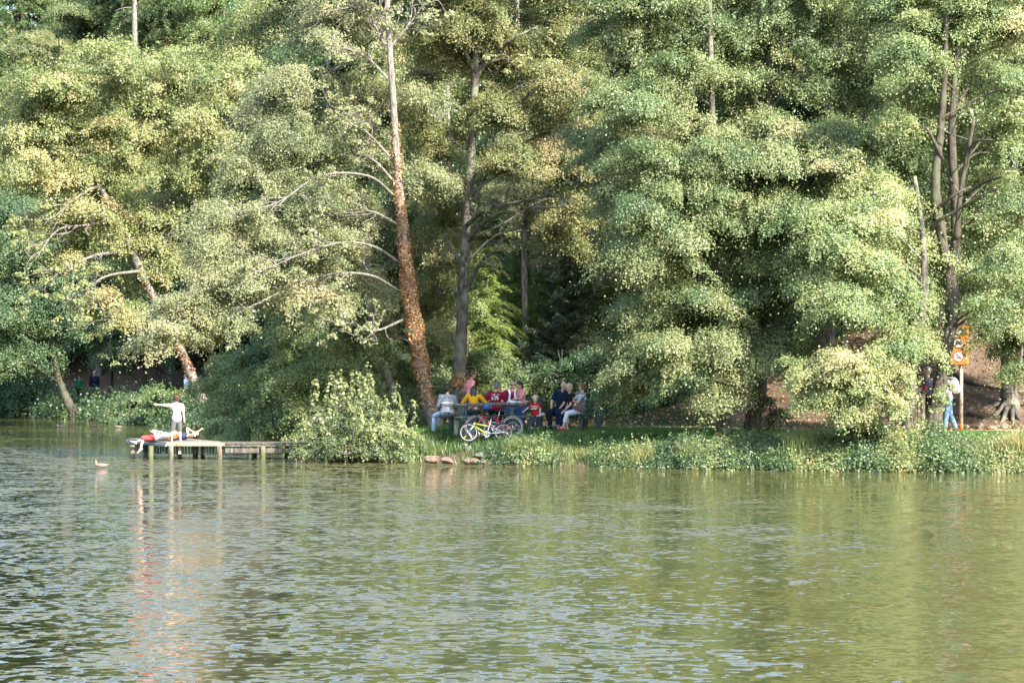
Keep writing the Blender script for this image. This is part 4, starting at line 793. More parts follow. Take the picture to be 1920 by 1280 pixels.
def person(label, x, y, yaw, H, torso=(0, 0, 1), arms=None, legs=None, pelvis=None, frame=None, head=(0, 0), hs=1.0, g=1.0, sk=SK, top=None, sleeve='short', bot=None, blen='long', shoe=None, hair=('short', HB), child=False,
           hem=.0, curl=.5, cap=None, glasses=None, sandal=False, neckdown=True, group=None, tuck=0, hemmat=None):
    if frame is None:
        c, s = math.cos(R(yaw)), math.sin(R(yaw)); F = np.array([c, s, 0]); Rt = np.array([s, -c, 0]); U = np.array([0, 0, 1.])
    else: F, Rt, U = [nrm(v) for v in frame]
    w_ = lambda v: F*v[0]+Rt*v[1]+U*v[2]
    arms = arms or [((.05, -.12, -1), (.2, -.05, -1)), ((.05, .12, -1), (.2, .05, -1))]; legs = legs or [((.03, -.03, -1), (-.03, 0, -1)), ((.03, .03, -1), (-.03, 0, -1))]
    tl, sh, ua, fa, th, sn, an = (.30, .118, .172, .148, .245, .235, .04) if not child else (.31, .112, .16, .135, .225, .215, .04)
    TU = nrm(w_(torso)); TR = nrm(Rt-TU*np.dot(Rt, TU)); TF = np.cross(TU, TR); TF = TF if np.dot(TF, F) > 0 else -TF
    LG_ = [(nrm(w_(a)), nrm(w_(b))) for a, b in legs]
    if pelvis is None:
        drop = max(-(a[2]*th+b[2]*sn)*H for a, b in LG_)+an*H+.01*H
        pelvis = np.array([x, y, gz(x, y)+drop])
    p = np.asarray(pelvis, float); neck = p+TU*tl*H; M3 = np.stack([TF, TR, TU], 1)
    base = (p[0], p[1], min(p[2], gz(p[0], p[1]) if frame is None else p[2]-.1))
    B = MB(); T = MB(); K = MB(); inf = .013*H/1.7
    def tor(mb, i, lo=-.02):
        gg = g
        ell(mb, p+TU*.03*H, (.062*H*gg+i, .09*H*gg+i, .07*H+i), M3); ell(mb, p+TU*.10*H+TF*.012*H*(gg-1)*4, (.055*H*gg**1.4+i, .076*H*gg**1.2+i, .09*H+i), M3)
        ell(mb, p+TU*.20*H, (.06*H*gg+i, .086*H*gg**.7+i, .095*H+i), M3); rcone(mb, neck-TU*.025*H-TR*sh*.72*H, neck-TU*.025*H+TR*sh*.72*H, .034*H+i, .034*H+i)
    tor(B, 0); rcone(B, neck-TU*.02*H, neck+TU*.05*H+TF*.008*H, .033*H, .028*H)
    # head
    hy, hp = R(head[0]), R(head[1]); hf = TF*math.cos(hy)-TR*math.sin(hy); hf = nrm(hf); hr = np.cross(hf, TU); hf2 = nrm(hf*math.cos(hp)+TU*math.sin(hp)); hu = np.cross(hr, hf2); hu = nrm(hu)*(1 if np.dot(hu, TU) > 0 else -1); hf = hf2
    hr = nrm(np.cross(hf, hu)); q = H*hs; hc = neck+TU*.045*H+hu*.062*q+hf*.012*q; HM = np.stack([hf, hr, hu], 1)
    ell(B, hc+hu*.012*q, (.056*q, .044*q, .054*q), HM, (18, 12)); ell(B, hc-hu*.028*q+hf*.014*q, (.040*q, .034*q, .040*q), HM); rcone(B, neck+TU*.03*H, hc-hu*.02*q, .028*H, .03*q)
    rcone(B, hc+hf*.054*q+hu*.006*q, hc+hf*.064*q-hu*.014*q, .004*q, .0085*q, 8)
    for s in (-1, 1): ell(B, hc+hr*s*.045*q-hu*.004*q-hf*.004*q, (.010*q, .005*q, .016*q), HM)
    # arms
    for s, (a, b) in zip((-1, 1), arms):
        a, b = nrm(w_(a)), nrm(w_(b)); S0 = neck-TU*.03*H+TR*s*sh*H; E = S0+a*ua*H; Wp = E+b*fa*H; ga = g**.6
        ell(B, S0, .031*H*ga); rcone(B, S0, E, .029*H*ga, .022*H*ga); rcone(B, E, Wp, .023*H*ga, .0145*H); hd = MB(); pn = nrm(np.cross(b, TU) *s+.3*TF-.2*TU); hand(B, Wp, b, pn, H/1.72*(1 if not child else .95), curl)
        if top is not None:
            if sleeve != 'none': ell(T, S0, .033*H*ga+inf); rcone(T, S0, S0+a*ua*H*(.62 if sleeve == 'short' else 1), .033*H*ga+inf, .027*H*ga+inf*1.2)
            if sleeve == 'long': rcone(T, E, Wp-b*.01*H, .026*H*ga+inf, .019*H+inf*.8)
    # legs
    for s, (a, b), (la, lb) in zip((-1, 1), LG_, legs):
        h0 = p+TR*s*.052*H-TU*.005*H; kn = h0+a*th*H; ak = kn+b*sn*H; gl = g**.5
        rcone(B, h0, kn, .047*H*gl, .032*H); rcone(B, kn, kn+b*sn*H*.4, .031*H, .031*H); rcone(B, kn+b*sn*H*.35, ak, .031*H, .0185*H)
        fd = w_((1, s*.18, 0)) if frame is None else nrm(b*.75+F*.6); fd = nrm(fd); fu = U if frame is None else nrm(F-fd*np.dot(F, fd))
        if frame is None and b[2] > -.5: fd = nrm(fd*.8+np.array([0, 0, .1]))
        heel = ak-fd*.022*H-fu*.018*H; toe = ak+fd*.095*H-fu*.026*H; FMB = MB() if shoe is not None else B
        rr = .0195*H if shoe is None or sandal else .024*H
        rcone(FMB, heel, toe, rr, rr*.72); rcone(FMB, ak, ak+fd*.05*H-fu*.018*H, rr, rr*.95)
        if sandal:
            rcone(B, heel, toe, rr*.95, rr*.68); FMB = MB(); M4 = np.stack([fd, np.cross(fu, fd), fu], 1); box(FMB, (heel+toe)/2-fu*.024*H, (.15*H, .05*H, .012*H), M3=M4, bev=.004)
            for t_ in (.25, .75): c_ = heel+(toe-heel)*t_; ell(FMB, c_+fu*.002*H, (.012*H, rr*1.12, rr*1.1), M4)
        if shoe is not None: K.sh = getattr(K, 'sh', [])+[(FMB, shoe)]
        if bot is not None:
            e = {'long': 1.0, 'capri': .62, 'short': 0, 'mini': -1}[blen]; i2 = inf*1.25
            if e < 0: rcone(K, h0, h0+a*th*H*.55, .05*H*gl+i2, .047*H+i2*1.4)
            else: rcone(K, h0, kn, .049*H*gl+i2, .036*H+i2*(1.6 if e == 0 else 1))
            if e > 0: rcone(K, kn, kn+b*sn*H*e*.96, .034*H+i2, (.030 if e < 1 else .028)*H+i2)
    if bot is not None: ell(K, p+TU*.02*H, (.064*H*g+inf*.9, .092*H*g+inf*.9, .06*H+inf), M3)
    if top is not None:
        tor(T, inf); ell(T, p+TU*(.02-hem*.5)*H, (.064*H*g+inf*1.6, .094*H*g+inf*1.6, (.06+hem*.5)*H), M3)
    big = H > 1.2
    me = srem(B, .009 if big else .007); o = put(me, 'person', sk, origin=base); tag(o, label, 'person', group)
    if top is not None: tp = put(srem(T, .013, 2), 'top', top, o)
    if bot is not None: put(srem(K, .013, 2), 'trousers' if blen in ('long', 'capri') else 'shorts', bot, o)
    for fm, sm in getattr(K, 'sh', []): put(srem(fm, .008, 1), 'sandal' if sandal else 'shoe', sm, o)
    for s in (-1, 1):
        e = MB(); ell(e, hc+hf*.0515*q+hr*s*.0185*q+hu*.006*q, (.006*q, .0085*q, .0045*q), HM, (10, 6)); e.build('eye', EYE, o, smooth=True)
    e = MB(); ell(e, hc+hf*.050*q-hu*.034*q, (.006*q, .014*q, .0035*q), HM, (10, 6)); e.build('mouth', LIP, o, smooth=True)
    hk, hm = hair; Hh = MB()
    if hk != 'bald':
        vol = {'short': 1.0, 'long': 1.04, 'curly': 1.14, 'bob': 1.12, 'pony': 1.02}[hk]
        ell(Hh, hc-hf*.012*q+hu*.022*q, (.058*q*vol, .050*q*vol, .054*q*vol), HM, (18, 12)); ell(Hh, hc-hf*.026*q-hu*.008*q, (.040*q*vol, .047*q*vol, .046*q*vol), HM)
        if hk in ('curly', 'bob'):
            for _ in range(46 if hk == 'curly' else 14):
                dd = rng.normal(size=3); dd /= np.linalg.norm(dd)
                if np.dot(dd, hf) > .45 and np.dot(dd, hu) < .6: continue
                ell(Hh, hc-hf*.012*q+hu*.012*q+dd*.052*q*vol, .014*q)
        if hk == 'bob':
            for s in (-1, 1): ell(Hh, hc+hr*s*.04*q-hu*.012*q-hf*.008*q, (.035*q, .016*q, .036*q), HM)
        if hk in ('long', 'pony'):
            wdt = (.034 if hk == 'long' else .018)*q; back = hc-hf*.05*q
            for s in ((-1, -.4, .4, 1) if hk == 'long' else (0,)):
                a = back+hr*s*wdt*.6+hu*.0*q; b = back+hr*s*wdt*1.0-TU*.12*q-TF*.005*H; c = back+hr*s*wdt*.55-TU*(.27 if hk == 'long' else .19)*q-TF*.012*H
                rcone(Hh, a, b, .034*q, .032*q); rcone(Hh, b, c, .032*q, .016*q)
    else:
        for s in (-1, 1): ell(Hh, hc+hr*s*.037*q-hf*.015*q+hu*.0*q, (.028*q, .011*q, .020*q), HM)
        ell(Hh, hc-hf*.04*q-hu*.0*q, (.020*q, .036*q, .022*q), HM)
    put(srem(Hh, .008, 1), 'hair', hm, o)
    if cap is not None:
        c_ = MB(); ell(c_, hc+hu*.034*q-hf*.004*q, (.060*q, .052*q, .042*q), HM); rcone(c_, hc+hf*.05*q+hu*.03*q, hc+hf*.09*q+hu*.022*q, .012*q, .008*q); put(srem(c_, .009, 1), 'cap', cap, o)
    if glasses is not None:
        G = MB()
        for s in (-1, 1): ell(G, hc+hf*.058*q+hr*s*.020*q+hu*.006*q, (.004*q, .0155*q, .0105*q), HM, (12, 8)); tube(G, [hc+hf*.056*q+hr*s*.034*q+hu*.008*q, hc+hr*s*.050*q+hu*.006*q], .0018*q, 5)
        tube(G, [hc+hf*.059*q-hr*.008*q+hu*.008*q, hc+hf*.059*q+hr*.008*q+hu*.008*q], .002*q, 5); G.build('sunglasses', glasses, o)
    info = dict(p=p, neck=neck, TU=TU, TF=TF, TR=TR, hc=hc, H=H, o=o, w=w_, tp=(tp if top is not None else None)); return info
def decal(info, mb_or_mesh, name, mat, centre, right, up, out, parent=None):
    """wrap flat lettering or a print (x right, y up, metres) onto the garment"""
    tp = info['tp']; me = tp.data; mw = Matrix.Translation(Vector(wloc(tp)))
    bv = BVHTree.FromPolygons([mw @ v.co for v in me.vertices], [list(f.vertices) for f in me.polygons])
    m2 = mb_or_mesh
    for v in m2.vertices:
        q = Vector((centre+right*v.co.x+up*v.co.y+out*.6).tolist()); h = bv.ray_cast(q, Vector((-out).tolist()))
        v.co = (h[0]+Vector((out*.007).tolist())) if h[0] is not None else Vector((centre+right*v.co.x+up*v.co.y+out*.15).tolist())
    return put(m2, name, mat, parent or tp)
def textmesh(s, size):
    cu = bpy.data.curves.new('t', 'FONT'); cu.body = s; cu.size = size; cu.align_x = 'CENTER'; cu.align_y = 'CENTER'; cu.offset = size*.02
    o = bpy.data.objects.new('t', cu); C.objects.link(o); dg = bpy.context.evaluated_depsgraph_get(); me = bpy.data.meshes.new_from_object(o.evaluated_get(dg)); bpy.data.objects.remove(o); return me
def join_flat(parts):
    m = MB()
    for V, F in parts:
        V = np.array([[a, b, 0] for a, b in V]); m.add(V, [f for f in F if len(f) == 4], [f for f in F if len(f) == 3])
    return m.mesh('flat', None)
PRW = plain('white_shirt_print', (.82, .82, .80), .8, noise=.03)
at_px = lambda px, d: (px-960)/FPX*d
# picnic table and its benches
gt = gz(-.8, 79.2)
root = thing('picnic_table', 'heavy dark weathered picnic table with attached benches on the lawn', 'table', (-.8, 79.3, gt))
x0, x1 = at_px(833, 78.9), at_px(985, 78.9)
m = MB()
for k in range(4): beam(m, (x0+.03*k, 78.95+.22*k, gt+.765+rng.normal(0, .004)), (x1-.02*k, 78.95+.22*k, gt+.80+rng.normal(0, .004)), .20, .075, .02)
m.build('tabletop', WOOD, root)
for yy, xa_, xb_ in ((78.3, at_px(852, 78.3), at_px(1001, 78.3)), (80.2, at_px(822, 80.2), at_px(962, 80.2))):
    m = MB(); beam(m, (xa_, yy, gt+.43), (xb_, yy, gt+.455), .28, .06, .015); m.build('seat', WOODG, root)
for xx in (at_px(867, 79), at_px(961, 79)):
    for yy, y2 in ((78.75, 78.95), (79.75, 79.55)):
        m = MB(); beam(m, (xx, yy, gt-.1), (xx, y2, gt+.72), .14, .12, .015, up=(1, 0, 0)); m.build('leg', WOODG, root)
    m = MB(); beam(m, (xx+.09, 78.2, gt+.37), (xx+.09, 80.3, gt+.37), .07, .11); m.build('crossbeam', WOODG, root)
for xx, yy in ((at_px(855, 78.3), 78.3), (at_px(993, 78.3), 78.35), (at_px(846, 80.2), 80.15), (at_px(950, 80.2), 80.15)):
    m = MB(); beam(m, (xx, yy, gt-.1), (xx, yy, gt+.40), .15, .13, .02, up=(1, 0, 0)); m.build('bench_post', WOODG, root)
# benches with backs
def bench(label, c, yaw, L, ht=.86):
    g0 = gz(c[0], c[1]); f = np.array([math.cos(R(yaw)), math.sin(R(yaw)), 0]); r = np.array([f[1], -f[0], 0]); b = np.array([c[0], c[1], g0]); root = thing('park_bench', label, 'bench', b)
    m = MB()
    for k in range(3): beam(m, b-r*L/2+f*(.1-.15*k)+[0, 0, .44], b+r*L/2+f*(.1-.15*k)+[0, 0, .44], .135, .05); 
    m.build('seat', WOODG, root)
    m = MB()
    for k in range(3): beam(m, b-r*L/2-f*(.30+.02*k)+[0, 0, .56+.14*k], b+r*L/2-f*(.30+.02*k)+[0, 0, .56+.14*k], .04, .11)
    m.build('backrest', WOODG, root)
    for s in (-1, 1):
        m = MB(); q = b+r*s*(L/2-.08); beam(m, q-f*.38+[0, 0, -.15], q-f*.42+[0, 0, ht], .14, .11, .015, up=r); m.build('post', WOODG, root)
        m = MB(); beam(m, q+f*.12+[0, 0, -.15], q+f*.12+[0, 0, .40], .1, .11, .015, up=r); beam(m, q+f*.16+[0, 0, .37], q-f*.33+[0, 0, .37], .08, .08); m.build('leg', WOODG, root)
    return root, f, r, g0
bx, by = at_px(1084, 79.4), 79.4; BY = 189
bench('dark green wooden bench with a tall end post holding three seated people', (bx, by), BY, 2.2)
bench('dark bench behind the table whose end post shows beside the child in red', (at_px(982, 82)-.1, 82.2), -96, 1.3)
seatp = lambda px, d, z=.46: np.array([at_px(px, d), d, gz(at_px(px, d), d)+z+.085])
sit = [((1, -.12, -.02), (.1, 0, -1)), ((1, .12, -.02), (.1, 0, -1))]
CARD = patterned('grey_patterned_cardigan', [(.13, .17, .22), (.20, .25, .30), (.10, .13, .19), (.28, .16, .19), (.16, .20, .26), (.24, .30, .34)], 34, 'voronoi')
i1 = person('seated woman with burgundy hair in a grey patterned cardigan and light jeans', 0, 0, 96, 1.63, (.04, .03, 1), [((.35, -.25, -1), (1, .35, -.15)), ((.35, .25, -1), (1, -.2, -.1))], [((.60, -.50, -.22), (-.05, -.10, -1)), ((.8, .2, -.1), (.1, 0, -1))], seatp(838, 80.1), head=(-25, 0), g=1.28, top=CARD, sleeve='long', bot=JL, shoe=cloth('white_trainer', (.7, .7, .7)), hair=('short', HR), hem=.07)
m = MB(); 
for s, z in ((0, .165), (0, .02)):
    for a in np.linspace(-1, 1, 15)[:-1]:
        b_ = a+2/14; r_ = .1*1.63*1.2; f_ = lambda t: i1['p']+i1['TU']*z*1.63+i1['TR']*math.sin(t*1.25)*r_-i1['TF']*math.cos(t*1.25)*(.085*1.63)
        V = [f_(a)-[0, 0, .028], f_(b_)-[0, 0, .028], f_(b_)+[0, 0, .028], f_(a)+[0, 0, .028]]; m.add(V, [[0, 1, 2, 3]])
m2 = m.mesh('band', None); m.build('knitted_band', cloth('pale_blue_knit_band', (.42, .50, .55)), i1['tp'])
PINK = cloth('coral_pink_cotton', (.95, .32, .33)); 
i2 = person('standing woman in a coral pink top with one hand on her hip', at_px(880, 82.6), 82.6, 20, 1.66, (.10, 0, 1), [((-.25, -.75, -.8), (.35, .75, -.5)), ((-.35, .55, -.8), (.55, -.45, -.55))], [((.05, -.04, -1), (-.05, 0, -1)), ((.02, .04, -1), (-.02, 0, -1))], head=(-10, -12), sk=SKT, top=PINK, sleeve='short', bot=JN, shoe=BLK, hair=('short', HB), g=1.0)
MUS = cloth('mustard_cotton', (.72, .36, .012))
person('girl with long brown hair in a mustard top, seen from behind at the table', 0, 0, 88, 1.52, (.16, .02, 1), [((.3, -.55, -.8), (1, .3, .0)), ((.3, .75, -.75), (1, -.3, .05))], sit, seatp(887, 80.1), head=(0, -22), top=MUS, sleeve='long', bot=JN, shoe=BLK, hair=('long', HD))
MAR = cloth('maroon_cotton', (.23, .015, .045))
i4 = person('grey-haired man in a maroon printed t-shirt, seen from behind at the table', 0, 0, 84, 1.72, (.22, .02, 1), [((.35, -.4, -.9), (1, .4, 0)), ((.35, .4, -.9), (1, -.3, 0))], sit, seatp(928, 80.15), head=(-48, -18), sk=SKT, g=1.16, top=MAR, sleeve='short', bot=NV, shoe=BLK, hair=('short', HGD))
ctr = i4['p']+i4['TU']*.215*1.72; fl = []
def quadp(cx, cy, w, h, rot=0):
    c, s = math.cos(rot), math.sin(rot); return ([(cx+c*a-s*b, cy+s*a+c*b) for a, b in ((-w/2, -h/2), (w/2, -h/2), (w/2, h/2), (-w/2, h/2))], [[0, 1, 2, 3]])
for k in range(11): fl.append(quadp(-.10+.02*k, .075+.012*math.sin(k*.31), .014, .016, .1))
for k in range(26): fl.append(quadp(rng.uniform(-.10, .10), rng.uniform(-.07, .05), rng.uniform(.01, .035), rng.uniform(.008, .02), rng.uniform(-.6, .6)))
for k in range(7): fl.append(quadp(-.1+.02*k, -.085, .014, .012))
for k in range(4): fl.append(quadp(.01+.022*k, .035-.022*k, .05, .022, -.7))
decal(i4, join_flat(fl), 'shirt_print', PRW, ctr, i4['TR'], i4['TU'], -i4['TF'])
m = MB(); tube(m, spline([i4['neck']+i4['TR']*.05-i4['TF']*.09+i4['TU']*.02, i4['neck']-i4['TF']*.128-i4['TU']*.12+i4['TR']*.01, i4['p']-i4['TF']*.135+i4['TU']*.2-i4['TR']*.08, i4['p']-i4['TF']*.10+i4['TU']*.05-i4['TR']*.17], 5), .012, 6)
m.build('shoulder_strap', BLK, i4['tp'])
i5 = person('elderly man in sunglasses with a white towel round his neck, facing the water', 0, 0, -84, 1.74, (.10, -.02, 1), [((.25, -.3, -.9), (1, .3, .1)), ((.25, .3, -.9), (1, -.3, .1))], sit, seatp(959, 81.9, .45), head=(8, 0), sk=SKT, g=1.15, top=MAR, sleeve='short', bot=JN, shoe=BLK, hair=('bald', HG), glasses=SHADE)
hh = i5; m = MB()
for s in (-1, 1):
    P = spline([hh['neck']-hh['TF']*.08+hh['TU']*.02, hh['neck']+hh['TR']*s*.085+hh['TU']*.02, hh['neck']+hh['TF']*.11+hh['TR']*s*.075-hh['TU']*.08, hh['p']+hh['TF']*.165+hh['TR']*s*.09+hh['TU']*.26, hh['p']+hh['TF']*.18+hh['TR']*s*.09+hh['TU']*.14], 5); tube(m, P, .03, 8, sx=1.0)
tag(m.build('towel', cloth('white_towel', (.78, .80, .84)), smooth=True), 'white towel hanging round the neck of the elderly man', 'towel')
person('girl with dark ponytail in a pink tee standing at the end of the table', at_px(980, 80.8), 80.8, 205, 1.42, (.08, 0, 1), [((.45, -.2, -.85), (1, .2, -.15)), ((.2, .25, -.95), (.9, -.15, -.35))], [((.08, -.05, -1), (-.02, 0, -1)), ((.0, .05, -1), (-.05, 0, -1))], head=(15, -32), top=cloth('light_pink_cotton', (.95, .32, .33)), bot=JN, shoe=BLK, hair=('pony', HD), child=True, hs=1.1, hem=.02)
RED = cloth('red_cotton', (.48, .012, .02))
i6 = person('small curly blond child in a red lettered t-shirt holding a cap', at_px(1004, 79), 79, 245, .98, (.0, 0, 1), [((.25, -.35, -.9), (.35, -.05, -1)), ((.1, .75, -.65), (.5, .6, -.6))], [((.15, -.1, -1), (-.1, 0, -1)), ((.12, .1, -1), (-.35, 0, -1))], head=(28, 0), sk=SKP, top=RED, bot=cloth('dark_denim', (.04, .06, .10)), blen='capri', shoe=cloth('blue_trainer', (.05, .07, .2)), hair=('curly', HBL), child=True, hs=1.42, g=1.12, hem=.03)
ctr = i6['p']+i6['TU']*.19*.98
for s, dy, sz in (('NORTH', .03, .062), ('LOND', -.032, .066)):
    decal(i6, textmesh(s, sz), 'lettering', PRW, ctr+i6['TU']*dy, -i6['TR'], i6['TU'], i6['TF'])
HG_ = W(1014.5, 773, 78.9); m = MB(); ell(m, HG_+[.03, 0, -.06], (.10, .085, .06)); rcone(m, HG_+[-.05, -.03, -.09], HG_+[-.13, -.05, -.10], .035, .02)
cp = put(srem(m, .008, 1), 'cap', cloth('beige_cap_cloth', (.42, .37, .32)), origin=HG_); tag(cp, 'beige cap held in the hand of the child in red', 'cap')
# the three on the bench
F_ = np.array([math.cos(R(BY)), math.sin(R(BY)), 0]); R_ = np.array([F_[1], -F_[0], 0])
bp = lambda t: np.array([bx, by, gz(bx, by)+.545])+R_*t
person('bald man in a navy shirt seated at the far end of the bench', 0, 0, BY+52, 1.78, (.14, -.16, 1), [((.45, -.15, -.9), (.6, .25, -.8)), ((.3, .3, -.9), (.7, -.3, -.7))], [((.85, -.22, -.12), (-.02, -.05, -1)), ((.95, .1, -.1), (.0, 0, -1))], bp(.66)+F_*.36, head=(48, -8), g=1.15, top=NV, sleeve='short', bot=NV, shoe=BLK, hair=('bald', HG))
person('blonde woman in a black v-neck top seated in the middle of the bench', 0, 0, BY+14, 1.60, (.16, -.03, 1), [((.35, -.15, -.9), (.75, .22, -.75)), ((.4, .1, -.9), (.75, -.2, -.7))], [((1, -.06, -.04), (.1, 0, -1)), ((1, .06, -.04), (.05, 0, -1))], bp(.02)+F_*.16, head=(0, 0), top=BLK, sleeve='short', bot=NV, shoe=cloth('grey_shoe', (.2, .18, .18)), hair=('bob', HBL), glasses=SHADE)
FLO = patterned('white_floral_print', [(.75, .76, .80), (.12, .2, .42), (.72, .74, .78), (.5, .10, .12), (.65, .7, .8), (.2, .32, .42)], 26, 'voronoi')
i9 = person('auburn-haired woman in a floral top, white capri trousers and red sandals', 0, 0, BY-8, 1.63, (-.06, .02, 1), [((.5, -.35, -.75), (.2, .75, .1)), ((.6, .35, -.3), (-.3, -.7, .15))], [((1, -.03, -.16), (.32, -.05, -1)), ((1, .1, -.22), (.02, .02, -1))], bp(-.62)+F_*.02, head=(5, 2), g=1.15, top=FLO, sleeve='short', bot=cloth('white_cotton', (.72, .76, .84)), blen='capri', shoe=cloth('red_leather', (.5, .03, .06)), sandal=True, hair=('bob', HA))
# handbag
hb = i9['p']+F_*.10-R_*.17+[.0, -.06, .10]; root = thing('handbag', 'brown leather handbag resting on the lap of the woman in white trousers', 'handbag', hb)
MH = np.array(Matrix.Rotation(R(22), 3, 'Y')); BR = plain('mauve_brown_leather', (.13, .075, .085), .45, noise=.15); m = MB(); box(m, hb, (.36, .10, .21), M3=MH, bev=.025); m.build('bag_body', BR, root)
m = MB(); box(m, hb+MH @ [0, -.053, .045], (.35, .012, .11), M3=MH, bev=.004); m.build('flap', plain('brown_leather_flap', (.16, .095, .10), .4, noise=.1), root)
m = MB(); tube(m, spline([hb+MH @ [-.13, 0, .1], hb+MH @ [-.1, 0, .2], hb+MH @ [.05, .02, .24], hb+MH @ [.14, 0, .1]], 5), .009, 6); m.build('handle', BR, root)
# cloth on the table
p0 = W(963, 745, 79.3); m = MB(); ell(m, (p0[0], p0[1], gt+.845), (.20, .14, .045)); ell(m, (p0[0]+.12, p0[1], gt+.835), (.12, .12, .04)); ell(m, (p0[0]-.1, p0[1]-.05, gt+.86), (.08, .08, .05))
tag(put(srem(m, .012, 1), 'folded_cloth', patterned('white_printed_cloth', [(.7, .75, .78), (.62, .7, .72), (.25, .35, .4), (.75, .78, .8)], 30), origin=p0), 'crumpled white printed cloth lying on the right end of the table', 'cloth')

# ------------------------------------------------------------------ boys on the jetty
def shortspat(name, cols, sc): return patterned(name, cols, sc, 'wave')
bxp = at_px(331, 80.7)
person('boy in a white t-shirt and grey patterned shorts standing and pointing left', bxp, 80.75, 106, 1.36, (0, .0, 1), [((.05, -1, .02), (.12, -1, .12)), ((.0, .22, -1), (.08, .1, -1))], [((.05, -.14, -1), (-.05, -.12, -1)), ((.03, .06, -1), (-.03, .06, -1))], np.array([bxp, 80.75, jz+.68]), head=(18, -4), sk=SKP, top=cloth('white_tshirt', (.66, .66, .70), .03), bot=shortspat('grey_patterned_shorts', [(.02, .02, .025), (.12, .12, .13), (.03, .03, .035), (.22, .22, .23)], 16), blen='short', hair=('curly', HB), child=True, hs=1.15, hem=.05, curl=.15, g=1.06)
person('boy in red shorts and white shirt lying on his back, legs over the jetty end', 0, 0, 0, 1.46, (.16, 0, 1), [((.3, -.25, -.9), (.2, .1, -.9)), ((.1, .5, -.8), (.3, .1, -.9))], [((-.12, -.15, -1), (-.35, -.15, -1)), ((-.05, .55, -1), (-1.6, .2, -.35))], np.array([at_px(291, 80.9), 80.9, jz+.14]), frame=((0, 0, 1), (-.12, -1, 0), (.99, -.12, 0)), head=(-10, 12), sk=SKP, top=cloth('white_shirt', (.72, .72, .80), .05), bot=cloth('coral_red_shorts', (.62, .07, .08)), blen='short', hair=('long', HGI), child=True, hs=1.12)
person('boy in blue and green shorts and a dark vest lying behind the other', 0, 0, 0, 1.5, (.05, 0, 1), [((.9, -.3, -.1), (-.6, .2, .9)), ((.2, .6, .6), (.5, .1, .8))], [((.42, -.1, -1), (-1, 0, -.7)), ((.36, .12, -1), (-1, 0, -.6))], np.array([at_px(325, 81.5), 81.5, jz+.15]), frame=((0, 0, 1), (.1, -1, 0), (1, .1, 0)), head=(-20, 6), sk=SKP, top=cloth('dark_vest', (.05, .055, .10)), sleeve='none', bot=patterned('blue_green_swim_shorts', [(.02, .05, .22), (.03, .08, .30), (.02, .06, .25), (.35, .6, .10), (.15, .4, .6), (.6, .75, .85)], 9, 'noise'), blen='short', hair=('short', HD), child=True, hs=1.12, glasses=SHADE, g=1.05)

# ------------------------------------------------------------------ walkers by the signpost
JER = cloth('dark_grey_jersey', (.045, .05, .07))
i7 = person('grey-haired man in a dark jersey with red striped sleeves by the wooden bin', at_px(1741, 77.2), 77.2, 158, 1.76, (.03, 0, 1), [((.12, -.15, -1), (.3, -.05, -1)), ((.0, .2, -1), (.3, .1, -1))], [((.25, -.04, -1), (.0, 0, -1)), ((-.1, .04, -1), (-.3, 0, -1))], head=(8, 0), g=1.1, top=JER, sleeve='long', bot=BLK, shoe=BLK, hair=('short', HG))
m = MB(); S0 = i7['neck']-i7['TU']*.05-i7['TR']*.118*1.76; a_v = nrm(i7['w']((.12, -.15, -1)))
for t in (.10, .17, .22, .27): c = S0+a_v*t; tube(m, [c, c+a_v*.03], .069, 14, cap=False)
m.build('sleeve_stripe', cloth('red_stripe', (.5, .03, .03)), i7['tp'])
ctr = i7['p']+i7['TU']*.225*1.76+i7['TR']*.03
decal(i7, join_flat([quadp(0, 0, .03, .2), quadp(.075, .085, .12, .03), quadp(.075, -.085, .12, .03), quadp(.12, 0, .03, .14), quadp(.07, 0, .06, .03)]), 'number_print', PRW, ctr, i7['TR'], i7['TU'], -i7['TF'])
i8 = person('walker in light jeans with a white backpack, half hidden by the tree trunk', at_px(1779, 77.4), 77.4, 180, 1.70, (.12, 0, 1), [((.3, -.15, -1), (.8, 0, -.5)), ((.3, .15, -1), (.8, 0, -.5))], [((.2, -.03, -1), (.1, 0, -1)), ((-.12, .03, -1), (-.42, 0, -1))], head=(0, 0), top=patterned('pink_check_shirt', [(.7, .66, .68), (.6, .4, .45), (.72, .68, .7)], 40), sleeve='long', bot=cloth('faded_blue_denim', (.16, .26, .40)), shoe=cloth('brown_boot', (.15, .1, .07)), hair=('short', HB))
bb = i8['p']+i8['TU']*.34-i8['TF']*.2; root = thing('backpack', 'white and grey backpack on the half hidden walker', 'backpack', bb); M3 = np.stack([i8['TF'], i8['TR'], i8['TU']], 1)
m = MB(); ell(m, bb, (.13, .15, .23), M3); ell(m, bb-i8['TU']*.08-i8['TF']*.05, (.11, .15, .15), M3); put(srem(m, .012, 1), 'bag_body', cloth('white_nylon', (.72, .72, .76), .05), root)
m = MB()
for s in (-1, 1): tube(m, spline([bb+i8['TU']*.18+i8['TR']*s*.08, bb+i8['TU']*.23+i8['TF']*.16+i8['TR']*s*.1, bb+i8['TU']*.05+i8['TF']*.30+i8['TR']*s*.12, bb-i8['TU']*.12+i8['TF']*.12+i8['TR']*s*.14], 5), .022, 6)
box(m, bb-i8['TF']*.12+i8['TU']*.04, (.03, .2, .04), M3=M3, bev=.01); m.build('strap', cloth('grey_webbing', (.18, .18, .2)), root)
